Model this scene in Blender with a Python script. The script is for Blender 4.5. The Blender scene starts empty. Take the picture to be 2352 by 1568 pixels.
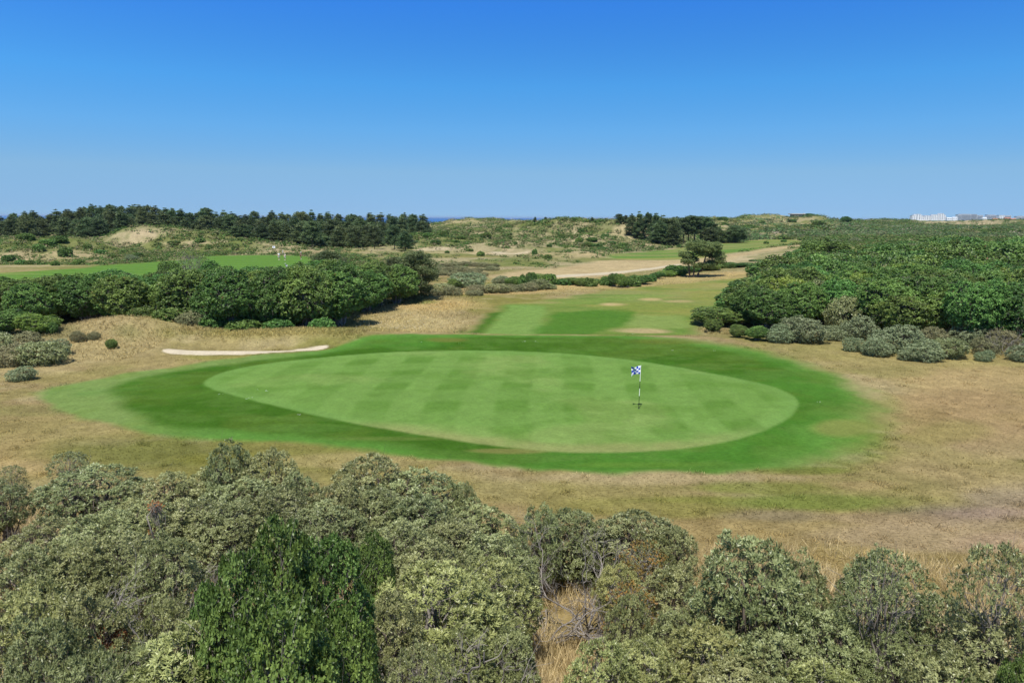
import bpy, bmesh, math, random
import numpy as np
from mathutils import Vector, Matrix
random.seed(7)
RNG = np.random.default_rng(11)
scene = bpy.context.scene
COL = scene.collection

# ------------------------------------------------------------------ camera
H_CAM, FPX, CX, CY = 10.0, 1700.0, 1176.0, 784.0      # working unit: a 2352 x 1568 view
PITCH, ROLL = math.atan(284.4 / FPX), 0.0051
_f = np.array([0, math.cos(PITCH), -math.sin(PITCH)])
_r0 = np.array([1.0, 0, 0]); _u0 = np.array([0, math.sin(PITCH), math.cos(PITCH)])
_r = _r0 * math.cos(ROLL) + _u0 * math.sin(ROLL)
_u = -_r0 * math.sin(ROLL) + _u0 * math.cos(ROLL)
cam_data = bpy.data.cameras.new('camera')
cam = bpy.data.objects.new('camera', cam_data); COL.objects.link(cam)
M = Matrix(((_r[0], _u[0], -_f[0], 0), (_r[1], _u[1], -_f[1], 0), (_r[2], _u[2], -_f[2], H_CAM), (0, 0, 0, 1)))
cam.matrix_world = M
cam_data.sensor_width = 36; cam_data.lens = FPX / 2352 * 36
cam_data.clip_start = 0.3; cam_data.clip_end = 90000
scene.camera = cam

def ray(px, py):
    d = _f + _r * ((px - CX) / FPX) - _u * ((py - CY) / FPX)
    return d / d[1]                       # scaled so that y advances by one
def chart(x, y, z=0.0):                   # surveyor's chart: where a ground point shows in the working view
    X = x; Y = y; Z = z - H_CAM
    dep = X * _f[0] + Y * _f[1] + Z * _f[2]
    dep = np.where(dep < 0.5, 0.5, dep)
    a = (X * _r[0] + Y * _r[1] + Z * _r[2]) / dep
    b = (X * _u[0] + Y * _u[1] + Z * _u[2]) / dep
    return CX + FPX * a, CY - FPX * b
def zray(px, py, y):
    d = ray(px, py); return H_CAM + d[2] * y
def xray(px, py, y):
    return ray(px, py)[0] * y

# ------------------------------------------------------------------ noise
_perm = np.random.default_rng(3).integers(0, 2 ** 31, 65536)
def _h(i, j, s):
    k = (i * 73856093) ^ (j * 19349663) ^ (s * 83492791)
    return (_perm[k & 65535] & 0xFFFFF) / float(0xFFFFF)
def vnoise(x, y, s=0):
    xi = np.floor(x).astype(np.int64); yi = np.floor(y).astype(np.int64)
    fx = x - xi; fy = y - yi
    fx = fx * fx * (3 - 2 * fx); fy = fy * fy * (3 - 2 * fy)
    a = _h(xi, yi, s); b = _h(xi + 1, yi, s); c = _h(xi, yi + 1, s); d = _h(xi + 1, yi + 1, s)
    return (a * (1 - fx) + b * fx) * (1 - fy) + (c * (1 - fx) + d * fx) * fy
def fbm(x, y, oct=4, s=0, gain=0.5):
    t = 0; a = 1; n = 0
    ca, sa = math.cos(0.6), math.sin(0.6)
    for k in range(oct):
        t = t + a * vnoise(x, y, s + k * 7); n += a; a *= gain
        x, y = (x * ca - y * sa) * 2.03 + 5.3, (x * sa + y * ca) * 2.03 + 1.7
    return t / n
def sst(a, b, x):
    t = np.clip((x - a) / (b - a), 0, 1); return t * t * (3 - 2 * t)

# ------------------------------------------------------------------ terrain heights
BUMPS = [  # px, py of the crest, distance, half widths across / along, plateau exponent
    (115, 547, 190, 15, 13, 1.3), (10, 552, 200, 18, 14, 1.2), (-120, 545, 210, 25, 18, 1.2), (60, 565, 176, 14, 10, 1.2),
    (350, 519, 236, 15, 14, 1.2), (445, 531, 232, 19, 13, 1.2), (540, 553, 222, 20, 10, 1.2), (620, 570, 214, 22, 7, 1.3),
    (770, 571, 212, 26, 7, 1.3), (890, 576, 208, 18, 8, 1.2), (230, 548, 240, 18, 16, 1.2),
    (100, 533, 290, 40, 30, 1.5), (350, 527, 300, 60, 34, 1.5), (620, 537, 300, 60, 36, 1.5), (850, 545, 300, 40, 34, 1.5),
    (1170, 553, 226, 16, 11, 1.2), (1085, 561, 222, 20, 10, 1.2), (985, 556, 240, 16, 12, 1.2), (1250, 566, 218, 14, 9, 1.2),
    (1330, 578, 204, 12, 9, 1.2), (1010, 538, 275, 24, 16, 1.2),
    (1300, 505, 315, 22, 24, 1.3), (1395, 507, 300, 17, 18, 1.4), (1445, 516, 292, 12, 15, 1.4), (1225, 512, 330, 22, 22, 1.3),
    (1150, 524, 310, 28, 18, 1.2), (1350, 540, 262, 20, 12, 1.2), (1080, 536, 300, 24, 18, 1.2),
    (1070, 502, 560, 26, 40, 1.3), (1130, 505, 600, 30, 50, 1.3), (1010, 511, 560, 20, 40, 1.3), (1200, 508, 560, 30, 40, 1.3),
    (1375, 506, 640, 30, 40, 1.3), (1480, 503, 560, 40, 50, 1.3), (1560, 505, 520, 40, 50, 1.3),
    (1650, 501, 500, 34, 55, 1.3), (1755, 496, 540, 26, 55, 1.3), (1840, 499, 520, 24, 34, 1.3), (1700, 503, 520, 40, 55, 1.3),
    (1885, 503, 500, 22, 40, 1.2), (1680, 528, 385, 40, 32, 1.2), (1790, 530, 375, 34, 30, 1.2), (1870, 527, 420, 30, 36, 1.2),
    (1740, 545, 325, 30, 16, 1.2), (1830, 551, 315, 18, 14, 1.2), (1600, 520, 400, 36, 36, 1.2),
    (1960, 507, 760, 50, 70, 1.3), (2040, 504, 820, 34, 60, 1.3), (2130, 508, 800, 60, 70, 1.3), (2230, 506, 820, 40, 60, 1.3),
    (2330, 506, 800, 60, 80, 1.3), (2460, 506, 780, 80, 80, 1.3), (2600, 505, 760, 90, 80, 1.3), (1900, 506, 900, 60, 80, 1.3),
    (2000, 527, 480, 50, 40, 1.2), (2200, 530, 470, 60, 40, 1.2), (2400, 528, 480, 70, 40, 1.2), (1930, 515, 600, 34, 50, 1.2),
    (-300, 520, 330, 90, 60, 1.3), (-600, 515, 420, 120, 80, 1.3), (2800, 520, 420, 120, 90, 1.3),
]
_B = []
for (px, py, d, sx, sy, p) in BUMPS:
    if d > 700: py += 1
    _B.append((xray(px, py, d), d, zray(px, py, d), sx, sy, p))
FG_Y = np.array([-40, -12, 0, 4, 6, 8, 10, 13, 16, 19, 22, 26, 31, 40])
FG_Z = np.array([10, 8.2, 6.0, 5.0, 4.25, 3.55, 2.85, 1.95, 1.3, .8, .42, .15, 0, 0])
def plainmask(x, y):
    """1 on mown, flat land"""
    return 1 - sst(150, 200, y)
def height(x, y):
    x = np.asarray(x, float); y = np.asarray(y, float)
    s = y + 1.2 * np.sin(x * 0.21) + 0.9 * np.sin(x * 0.47 + 1)
    z = np.interp(s, FG_Y, FG_Z)
    z = z + (np.exp(-((y - 9) / 9.0) ** 2)) * (fbm(x * .35, y * .35, 3, 5) - .5) * .6
    # gentle life in the mown land
    z = z + (fbm(x * .035, y * .035, 2, 9) - .5) * .5 * sst(26, 45, y) * (1 - sst(100, 140, y) * .4)
    # rise at the back of the green, bunker dip and the rough mound beside it
    z = z + .35 * np.exp(-((y - 59.5) / 3.2) ** 2) * sst(-26, -14, x) * (1 - sst(14, 30, x))
    z = z + 1.6 * np.exp(-((x + 31.5) / 5.6) ** 2 - ((y - 60.5) / 3.6) ** 2) + .9 * np.exp(-((x + 40) / 8) ** 2 - ((y - 55) / 6) ** 2)
    z = z + .45 * np.exp(-((x + 19) / 8) ** 2 - ((y - 60.5) / 2.2) ** 2)
    z = z - .38 * np.exp(-((x + 20) / 5.5) ** 4 - ((y - 56.2) / 1.4) ** 4) + .10 * np.exp(-((x + 20) / 6) ** 4 - ((y - 58.4) / .6) ** 2)
    # thicket knoll on the right
    z = z + 2.2 * sst(80, 150, y) * sst(18, 60, x - (y - 60) * .18) * (1 - sst(190, 260, y) * .6)
    z = z + .5 * sst(30, 60, x) * sst(30, 60, y)
    # dunes
    q = 1.4
    dz = 0
    for (bx, by, bz, sx, sy, p) in _B:
        r2 = ((x - bx) / sx) ** 2 + ((y - by) / sy) ** 2
        w = np.exp(-np.power(r2, p) * .8)
        dz = dz + np.power(np.clip(bz, .2, 20) * w, 7)
    dz = np.power(dz + 1e-12, 1 / 7.0)
    far = sst(165, 230, y + .05 * np.abs(x))
    n = (fbm(x * .045, y * .045, 4, 21) - .5)
    n2 = (fbm(x * .16, y * .16, 4, 31) - .5)
    dm = np.clip(dz / 3, 0, 1)
    rel = dm * (n * 1.6 + n2 * 1.7) * (1 + np.minimum(y, 420) / 900)
    z = z + rel
    # coast: far land sinks to the sea on the left and in the middle, stays land on the right
    t = x / np.maximum(y, 50)
    landr = sst(.18, .42, t)
    base = np.interp(y, [0, 240, 420, 700, 1100, 1500, 90000], [0, 0, 1.2, 1.5, 0, -14, -14])
    baser = np.interp(y, [0, 260, 500, 900, 1600, 4500, 90000], [0, .4, 1.6, 4.0, 6.0, 4, 4])
    bb = base * (1 - landr) + baser * landr
    z = z + np.where(bb > 0, np.power(np.power(np.maximum(bb, 0), 4) + np.power(dz, 4), .25), bb + dz) + far * (n * 1.5) * sst(300, 500, y)
    return z

_T = np.array([b[2] for b in _B])
for _k in range(3):                      # settle the crests at their surveyed heights
    _X = np.array([b[0] for b in _B]); _Y = np.array([b[1] for b in _B]); _hh = height(_X, _Y)
    _B = [(b[0], b[1], b[2] + float(np.clip((t - h) * .8, -1.5, 2.5)), b[3], b[4], b[5]) for b, t, h in zip(_B, _T, _hh)]

def ground_at(px, py, y0=5.0, y1=2600.0):
    """first hit of the view ray with the terrain"""
    d = ray(px, py)
    ys = np.geomspace(y0, y1, 1600)
    g = H_CAM + d[2] * ys - height(d[0] * ys, ys)
    k = np.argmax(g < 0) if (g < 0).any() else len(ys) - 1
    y = ys[k]
    if k > 0 and g[k] < 0:
        y = ys[k - 1] + (ys[k] - ys[k - 1]) * g[k - 1] / (g[k - 1] - g[k])
    x = d[0] * y
    return x, y, float(height(np.array([x]), np.array([y]))[0])
def flat_at(px, py, zz=0.0):
    d = ray(px, py); y = (zz - H_CAM) / d[2]; return d[0] * y, y
def top_at(px, py, h, y0=4.0, y1=40.0):
    """where a plant h tall reaches up to this line of sight"""
    d = ray(px, py); ys = np.geomspace(y0, y1, 900)
    g = H_CAM + d[2] * ys - height(d[0] * ys, ys) - h
    k = np.argmax(g < 0) if (g < 0).any() else len(ys) - 1
    y = ys[k]; x = d[0] * y
    return x, y, float(height(np.array([x]), np.array([y]))[0])
def hz(x, y):
    return float(height(np.array([x]), np.array([y]))[0])

# ------------------------------------------------------------------ ground colours (albedo per place)
KLIGHT = np.array([1.84, 1.90, 2.0])
def srgb(r, g, b):
    c = np.array([r, g, b], float) / 255
    c = np.where(c <= .04045, c / 12.92, ((c + .055) / 1.055) ** 2.4)
    return c
def alb(r, g, b):
    if r > g: g, b = g + .36 * (r - g), b + .17 * (r - b)
    return srgb(r, g, b) / KLIGHT

GREEN_PX = [(467,885),(476,874),(505,860),(560,846),(640,834),(740,824),(850,815),(950,811),(1060,809),(1180,810),(1300,815),(1420,825),(1540,842),(1660,865),(1750,884),(1805,902),(1832,922),(1832,942),(1815,962),(1775,985),(1710,1008),(1620,1026),(1500,1038),(1370,1042),(1240,1037),(1110,1022),(980,1003),(850,982),(720,957),(600,929),(520,908),(480,895)]
FRINGE_PX = [(80,912),(95,900),(160,885),(260,865),(350,852),(450,836),(560,822),(660,812),(760,805),(800,795),(845,786),(1000,781),(1300,781),(1500,783),(1620,790),(1740,808),(1850,835),(1950,868),(2020,905),(2045,940),(2045,970),(2020,1005),(1970,1038),(1890,1065),(1790,1082),(1650,1089),(1500,1090),(1350,1088),(1220,1083),(1100,1072),(960,1055),(830,1038),(680,1022),(520,1012),(380,1002),(270,985),(180,958),(110,932)]
DARK_PX = [(256,903),(270,888),(330,870),(430,852),(560,836),(700,820),(820,803),(845,792),(1000,786),(1300,786),(1500,790),(1640,800),(1780,826),(1900,858),(1990,895),(2035,935),(2010,960),(1900,960),(1850,985),(1860,1030),(1780,1070),(1640,1083),(1400,1084),(1220,1078),(1050,1058),(900,1034),(700,1004),(520,994),(400,982),(330,962),(280,930)]
FAIR_PX = [(1060,779),(1085,745),(1120,712),(1160,700),(1260,685),(1380,668),(1500,655),(1600,648),(1700,642),(1790,640),(1760,660),(1700,680),(1660,705),(1620,735),(1600,760),(1590,781)]
BUNKER_PX = [(374,808),(385,804),(450,803),(560,802),(660,800),(740,797),(756,799),(750,803),(700,808),(620,813),(560,817),(480,818),(410,817),(380,813)]
LFAIR_PX = [(-400,650),(0,628),(100,622),(190,615),(250,609),(330,604),(420,596),(480,588),(600,585),(680,587),(716,591),(722,600),(716,614),(600,640),(400,660),(0,675),(-300,700)]
RFAIR_PX = [(1385,591),(1420,584),(1500,578),(1600,571),(1700,563),(1780,560),(1850,563),(1848,572),(1790,581),(1720,590),(1640,597),(1540,599),(1440,597)]
SAND_PX = [(1110,640),(1130,628),(1200,622),(1290,614),(1360,600),(1420,596),(1560,598),(1680,597),(1800,585),(1850,578),(1860,584),(1760,598),(1640,607),(1560,612),(1480,622),(1380,634),(1260,640),(1180,640)]
PATH_PX = [(1255,633),(1300,631),(1400,625),(1480,617),(1560,606),(1562,609),(1485,621),(1400,630),(1310,636),(1255,637)]
def psdf(P, X, Y, rx=1.0):
    """signed distance to a polygon, positive inside"""
    P = np.array(P, float); n = len(P)
    d = np.full(X.shape, 1e18); s = np.zeros(X.shape, bool)
    for i in range(n):
        ax, ay = P[i]; bx, by = P[(i + 1) % n]
        ex, ey = bx - ax, by - ay; wx, wy = X - ax, Y - ay
        t = np.clip((wx * ex + wy * ey) / (ex * ex + ey * ey), 0, 1)
        d = np.minimum(d, (wx - ex * t) ** 2 + (wy - ey * t) ** 2)
        c1 = (ay <= Y) != (by <= Y)
        with np.errstate(divide='ignore', invalid='ignore'):
            xi = ax + (Y - ay) * ex / (ey if ey != 0 else 1e-9)
        s ^= c1 & (X < xi)
    d = np.sqrt(d)
    return np.where(s, d, -d)
def smooth_poly(P, k=2):
    P = np.array(P, float)
    for _ in range(k):
        Q = np.roll(P, -1, 0); P = np.stack([P * .75 + Q * .25, P * .25 + Q * .75], 1).reshape(-1, 2)
    return P
def world_poly(P, k=1):
    return np.array([flat_at(a, b) for a, b in smooth_poly(P, k)])
POLY = {n: world_poly(p, k) for n, p, k in (('green', GREEN_PX, 2), ('fringe', FRINGE_PX, 2), ('dark', DARK_PX, 2), ('fair', FAIR_PX, 1), ('bunker', BUNKER_PX, 2), ('lfair', LFAIR_PX, 2), ('rfair', RFAIR_PX, 2), ('sand', SAND_PX, 1), ('path', PATH_PX, 1))}

# patches of wear, moss and lusher turf: chart position, half sizes, colour, strength, raggedness
PATCH = [
    # front rough
    (120,990,260,40,(160,142,84),.7,.5), (60,1050,160,60,(184,150,98),.7,.5), (330,1040,260,40,(124,128,72),.8,.6),(560,1060,160,16,(134,134,66),.7,.6),(90,945,120,14,(140,134,76),.6,.7), (800,1065,220,20,(176,156,100),.7,.4),
    (950,1110,260,40,(168,152,84),.7,.5), (1420,1105,280,22,(186,162,118),.8,.4), (1180,1140,300,36,(160,150,82),.6,.5), (1500,1180,280,34,(140,142,74),.6,.5),
    (1850,1165,260,30,(120,138,64),.8,.5), (2000,1120,200,26,(150,140,78),.6,.5), (2130,1190,170,22,(122,130,78),.6,.5), (1750,1130,220,20,(122,134,60),.7,.5),
    (2230,1200,280,56,(162,134,118),.95,.7),(2330,1150,120,30,(164,142,124),.6,.9), (2100,1260,320,46,(178,150,116),.8,.5), (1750,1205,200,24,(150,132,100),.8,.6),(1600,1160,200,14,(136,140,72),.6,.6), (2320,1280,180,40,(186,152,124),.85,.6),(2000,1210,160,20,(166,138,104),.7,.7),(2180,930,120,40,(180,146,104),.6,.7),(2300,1020,120,40,(178,148,110),.7,.7),(1990,1120,120,18,(170,140,96),.6,.7),(1900,1030,60,10,(150,130,82),.5,.6),
    (2200,1080,200,46,(172,148,100),.7,.5), (2250,960,260,70,(174,138,98),.8,.6), (2250,870,260,36,(186,154,106),.85,.5), (2160,1000,110,30,(152,142,76),.6,.5),
    (2120,960,90,30,(150,124,78),.6,.6), (2100,830,300,26,(170,152,92),.7,.5), (1900,800,240,16,(158,148,84),.7,.5), (1700,776,160,12,(146,144,76),.6,.5), (2050,860,110,16,(146,140,76),.5,.5),
    (1850,1085,140,14,(112,128,52),.7,.6), (2350,1120,160,30,(186,160,112),.6,.5),
    # left of the green
    (400,832,220,18,(172,150,94),.7,.5), (620,783,220,10,(176,160,96),.8,.4), (150,870,180,16,(158,146,84),.7,.5), (520,822,100,8,(150,150,76),.6,.5),
    (200,800,150,36,(184,160,112),.8,.6), (60,840,120,30,(190,166,116),.6,.5), (340,775,120,16,(176,158,104),.7,.6), (300,790,60,12,(140,138,80),.6,.7), (130,790,70,14,(136,134,84),.6,.7),
    # beyond the green, left of the fairway
    (950,740,130,40,(196,172,122),.8,.4), (1000,700,120,18,(202,168,112),.8,.4), (880,772,90,12,(182,160,104),.7,.4), (1120,665,240,12,(200,164,110),.8,.4),
    (1350,655,240,10,(206,170,114),.8,.4), (1640,633,140,6,(206,168,112),.9,.3), (1580,645,200,8,(186,162,104),.7,.4), (960,693,60,6,(116,140,66),.6,.5),
    (1500,640,200,6,(196,170,112),.7,.4),
]
FPATCH = [ # on fairway / fringe
    (1410,699,46,5,(212,176,128),.9,.4), (1494,686,30,4,(200,170,116),.8,.4), (1290,683,36,3,(196,166,112),.7,.4), (1485,762,80,9,(196,170,122),.9,.4),
    (1560,690,40,4,(190,166,112),.7,.4), (1240,695,60,3,(170,160,96),.6,.4), (1615,742,22,14,(206,180,134),.8,.4), (1560,672,90,6,(160,156,88),.6,.5), (1640,680,60,14,(150,156,84),.6,.5),
    (1500,705,110,14,(140,152,78),.5,.5), (1100,787,60,4,(128,122,70),.6,.4), (1700,655,100,6,(170,160,96),.6,.4),
]
def patch_apply(C, PX, PY, WX, WY, patches, m):
    for (cx, cy, rx, ry, c, st, rg) in patches:
        r = np.sqrt(((PX - cx) / rx) ** 2 + ((PY - cy) / ry) ** 2)
        sel = (r < 1.9) & (m > 0)
        if not sel.any(): continue
        sc = 0.6
        n = fbm(WX[sel] * .22 * sc, WY[sel] * .22 * sc, 4, int(cx) % 97)
        a = 1 - sst(.45, 1.15, r[sel] + (n - .5) * 2.2 * rg)
        a = a * st * m[sel]
        C[sel] = C[sel] * (1 - a[:, None]) + alb(*c) * a[:, None]
def mixc(C, m, c):
    c = alb(*c) if isinstance(c, tuple) else c
    return C * (1 - m[:, None]) + c * m[:, None]
def ground_color(x, y, z):
    """albedo (N,3), region id (N)"""
    PX, PY = chart(x, y, 0.0)
    N = x.shape[0]
    n1 = fbm(x * .09, y * .09, 5, 41); n2 = fbm(x * .5, y * .5, 4, 51); n3 = fbm(x * 1.9, y * 1.9, 3, 61)
    nb = fbm(x * .03, y * .03, 3, 71)
    C = np.zeros((N, 3)) + alb(166, 148, 94)
    C = mixc(C, sst(.40, .62, n1) * .75, (134, 136, 70))
    C = mixc(C, sst(.50, .66, fbm(x * .07, y * .11, 4, 145)) * .6, (166, 134, 98))
    C = mixc(C, sst(.54, .66, fbm(x * .35, y * .5, 4, 147)) * .55, (190, 170, 124))
    C = mixc(C, sst(.50, .72, fbm(x * .13, y * .2, 4, 141)) * .5, (178, 152, 110))
    C = mixc(C, sst(.45, .7, n2) * .35, (124, 128, 66))
    near = 1 - sst(20, 27, y + 2 * (n1 - .5))
    C = mixc(C, near * .8, (176, 146, 92))
    C = mixc(C, near * sst(.5, .62, n2) * .5, (140, 112, 72))
    one = np.ones(N)
    patch_apply(C, PX, PY, x, y, PATCH, one)
    # far land
    far = sst(120, 165, y)
    D = np.zeros((N, 3)) + alb(178, 164, 122)
    D = mixc(D, sst(.40, .56, fbm(x * .05, y * .05, 4, 81)) * .8, (122, 134, 74))
    D = mixc(D, sst(.56, .72, fbm(x * .11, y * .11, 4, 91)) * .7, (206, 182, 144))
    D = mixc(D, sst(.52, .60, fbm(x * .2, y * .2, 4, 101)) * .45, (104, 124, 62))
    C = C * (1 - far[:, None]) + D * far[:, None]
    # distant lush scrub on the right and behind the middle dunes
    t = x / np.maximum(y, 1)
    lush = sst(.39, .47, t - .02 * (n1 - .5)) * sst(210, 300, y)
    C = mixc(C, sst(250, 285, y) * (1 - sst(420, 520, y)) * sst(-.16, -.10, t) * (1 - sst(.14, .19, t)) * sst(.36, .54, n1) * .6, (108, 124, 66))
    C = mixc(C, lush * sst(.2, .45, fbm(x * .03, y * .012, 4, 111)) * .9, (86, 110, 62))
    wood = sst(236, 262, y) * (1 - sst(-.16, -.10, t))
    C = mixc(C, wood * .8, (92, 104, 58))
    # worn blow-outs on the dunes
    for (px, py, d, rx, ry, c, st) in DUNE_SAND:
        bx, by = xray(px, py, d), d
        r = np.sqrt(((x - bx) / rx) ** 2 + ((y - by) / ry) ** 2)
        sel = r < 2
        n = fbm(x[sel] * .25, y[sel] * .25, 4, int(px) % 89)
        n_ = fbm(x[sel] * .9, y[sel] * .9, 3, 5)
        a = (1 - sst(.4, 1.1, r[sel] + (n - .5) * 1.8)) * st * (.55 + .6 * n_)
        a = np.clip(a, 0, 1)
        C[sel] = C[sel] * (1 - a[:, None]) + alb(*c) * a[:, None]
    reg = np.zeros(N, int)
    def soft(name, w, nz=0.0, ns=.4):
        P = POLY[name]
        lo = P.min(0) - 8; hi = P.max(0) + 8
        sel = (x > lo[0]) & (x < hi[0]) & (y > lo[1]) & (y < hi[1])
        m = np.zeros(N); s = np.full(N, -99.0)
        if sel.any():
            s[sel] = psdf(P, x[sel], y[sel])
            s2 = s[sel] + (fbm(x[sel] * ns, y[sel] * ns, 3, 77) - .5) * nz
            m[sel] = sst(-w, w, s2)
        return m, s
    # sandy waste and track
    m, s = soft('sand', 2.0, 5, .12)
    C = mixc(C, m * .9, (204, 176, 132)); C = mixc(C, m * sst(.5, .7, fbm(x * .1, y * .3, 4, 15)) * .6, (180, 150, 112)); reg[s > 0] = 5
    m, s = soft('path', .6, 1.2, .3)
    C = mixc(C, m * .9, (222, 206, 178)); reg[s > 0] = 6
    # fairways
    m, s = soft('rfair', 1.5, 4, .12)
    F = np.zeros((N, 3)) + alb(142, 154, 94)
    F = mixc(F, sst(.45, .65, fbm(x * .05, y * .2, 4, 16)) * .8, (160, 160, 96))
    F = mixc(F, sst(.5, .6, fbm(x * .03, y * .12, 3, 17)) * .7, (92, 144, 64))
    C = C * (1 - m[:, None]) + F * m[:, None]; reg[s > 0] = 3
    m, s = soft('lfair', 1.2, 4, .12)
    F = np.zeros((N, 3)) + alb(112, 152, 74)
    F = mixc(F, sst(.05, .95, .5 + .5 * np.sin((y + .25 * x) * 1.05)) * .35, (84, 138, 54))
    F = mixc(F, (1 - sst(-112, -78, x + 20 * (n1 - .5))) * .8, (158, 158, 90))
    F = mixc(F, sst(.5, .65, fbm(x * .06, y * .2, 4, 18)) * (1 - sst(-100, -75, x)) * .7, (192, 174, 120))
    C = C * (1 - m[:, None]) + F * m[:, None]; reg[s > 0] = 3
    m, s = soft('fair', 1.0, 3.0, .2)
    F = np.zeros((N, 3)) + alb(126, 150, 76)
    F = mixc(F, sst(80, 100, y + 8 * (n1 - .5)) * .6, (160, 158, 96))
    F = mixc(F, sst(.45, .65, fbm(x * .05, y * .2, 4, 19)) * .7, (156, 156, 88))
    F = mixc(F, sst(.5, .68, fbm(x * .2, y * .4, 4, 20)) * .5, (96, 138, 60))
    for P, c, st in FSTRIPES:
        W = np.array([flat_at(a, b) for a, b in P])
        sd = psdf(W, x, y) + (fbm(x * .5, y * .5, 3, 22) - .5) * 1.0
        F = mixc(F, sst(-.7, .7, sd + (fbm(x * .2, y * .2, 3, 23) - .5) * 1.8) * st * .95, c)
    C = C * (1 - m[:, None]) + F * m[:, None]; reg[s > 0] = 3
    # curved tyre scuffs on the fairway
    patch_apply(C, PX, PY, x, y, FPATCH, m)
    # apron and fringe
    m, s = soft('fringe', .45, 1.2, .5)
    right = sst(12, 22, x + 3 * (n1 - .5))
    m = np.where(x > 8, m * (1 - sst(8, 16, x)) + sst(8, 16, x) * sst(-1.4, 1.6, s + 3.0 * (n1 - .5) + 2.0 * (n2 - .5)), m)
    left = 1 - sst(-20, -12, x)
    F = np.zeros((N, 3)) + alb(100, 150, 66)
    F = mixc(F, left * .9, (134, 160, 92))
    F = mixc(F, left * sst(.45, .62, n1) * .6, (100, 150, 74))
    F = mixc(F, left * sst(.5, .66, n2) * .35, (150, 156, 92))
    F = mixc(F, sst(15, 21, x + 2 * (n1 - .5)) * .85 * (1 - sst(39, 43, y)), (160, 160, 100))
    F = mixc(F, right * (1 - sst(34.5, 36.5, y)) * .8, (104, 140, 52))
    F = mixc(F, sst(.48, .62, n2) * .25, (84, 136, 50))
    C = C * (1 - m[:, None]) + F * m[:, None]
    reg[s > 0] = 2
    md, sd = soft('dark', .7, 1.6, .35)
    md = np.where(x > 8, md * (1 - sst(8, 16, x)) + sst(8, 16, x) * sst(-1.2, 1.8, sd + 3.6 * (n1 - .5) + 2.5 * (n2 - .5)), md)
    Dk = np.zeros((N, 3)) + alb(72, 114, 38)
    Dk = mixc(Dk, sst(.42, .66, fbm(x * .12, y * .12, 4, 23)) * .85, (86, 138, 54))
    Dk = mixc(Dk, sst(.52, .66, fbm(x * .25, y * .4, 4, 24)) * .5, (98, 126, 52))
    Dk = mixc(Dk, sst(5, 12, x) * (1 - sst(34, 40, y)) * .55, (84, 142, 54))
    Dk = mixc(Dk, sst(-2, 10, x) * sst(52, 56, y) * .5, (92, 122, 50))
    Dk = mixc(Dk, sst(.45, .62, fbm(x * .5, y * .9, 4, 241)) * .35, (104, 140, 66))
    C = C * (1 - (md * m)[:, None]) + Dk * (md * m)[:, None]
    patch_apply(C, PX, PY, x, y, [(1165,1037,90,6,(150,140,76),.6,.5), (900,1010,160,6,(112,136,66),.6,.5), (1030,792,60,4,(128,128,66),.6,.5), (700,985,120,8,(98,138,62),.5,.6), (1560,792,120,7,(118,124,60),.6,.5), (1500,1070,200,8,(108,148,60),.5,.6), (1930,985,80,22,(150,150,88),.6,.6), (420,905,90,20,(86,128,46),.5,.5)], m)
    # soft fringe blending out into the rough on the right
    # putting green with cross mown bands
    m, s = soft('green', .16, .15, .8)
    G = np.zeros((N, 3)) + alb(124, 164, 84)
    wx = x + .45 * np.sin(y * .21) + .7 * (fbm(x * .10, y * .10, 3, 25) - .5)
    wy = y - .16 * x + 4.0 * (fbm(x * .12, y * .1, 3, 26) - .5)
    s1 = sst(-.35, .35, np.sin(wx * 2 * math.pi / 3.7 + .8)); s2 = sst(-.2, .9, np.sin(wy * 2 * math.pi / 4.6))
    fade = sst(.30, .60, fbm(x * .08, y * .08, 3, 27))
    s3 = s1 * s2
    G = mixc(G, s1 * .42, (108, 150, 70))
    G = mixc(G, s3 * .52 * (.2 + .85 * fade), (92, 136, 54))
    G = mixc(G, sst(.50, .70, fbm(x * .16, y * .16, 4, 28)) * .65, (144, 172, 98))
    G = mixc(G, sst(.55, .70, fbm(x * .4, y * .5, 4, 29)) * .35, (98, 140, 58))
    ring = sst(1.2, 1.35, s) * (1 - sst(2.9, 3.1, s)) * sst(8, 14, x)
    G = mixc(G, ring * .22, (100, 144, 62))
    G = mixc(G, (1 - sst(.1, 1.4, s)) * .45, (128, 172, 92))
    tanb = (1 - sst(.2, 1.6, s + 2.0 * (n2 - .5))) * (1 - sst(33.5, 36, y)) * (1 - sst(6, 14, x))
    G = mixc(G, tanb * .55, (166, 160, 98))
    C = C * (1 - m[:, None]) + G * m[:, None]; reg[s > 0] = 1
    # bunker sand
    m, s = soft('bunker', .12, .35, .9)
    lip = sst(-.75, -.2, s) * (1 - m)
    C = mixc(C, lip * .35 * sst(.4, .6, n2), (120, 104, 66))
    S = np.zeros((N, 3)) + alb(234, 216, 190)
    S = mixc(S, sst(.5, .7, n3) * .25, (222, 206, 180))
    C = C * (1 - m[:, None]) + S * m[:, None]; reg[s > 0] = 4
    # fine value variation everywhere that is rough
    rough = np.where((reg == 0) | (reg == 5), 1.25, .5)
    v = 1 + rough * ((n3 - .5) * .30 + (n2 - .5) * .22)
    C = C * v[:, None]
    return np.clip(C, .004, .8), reg
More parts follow.
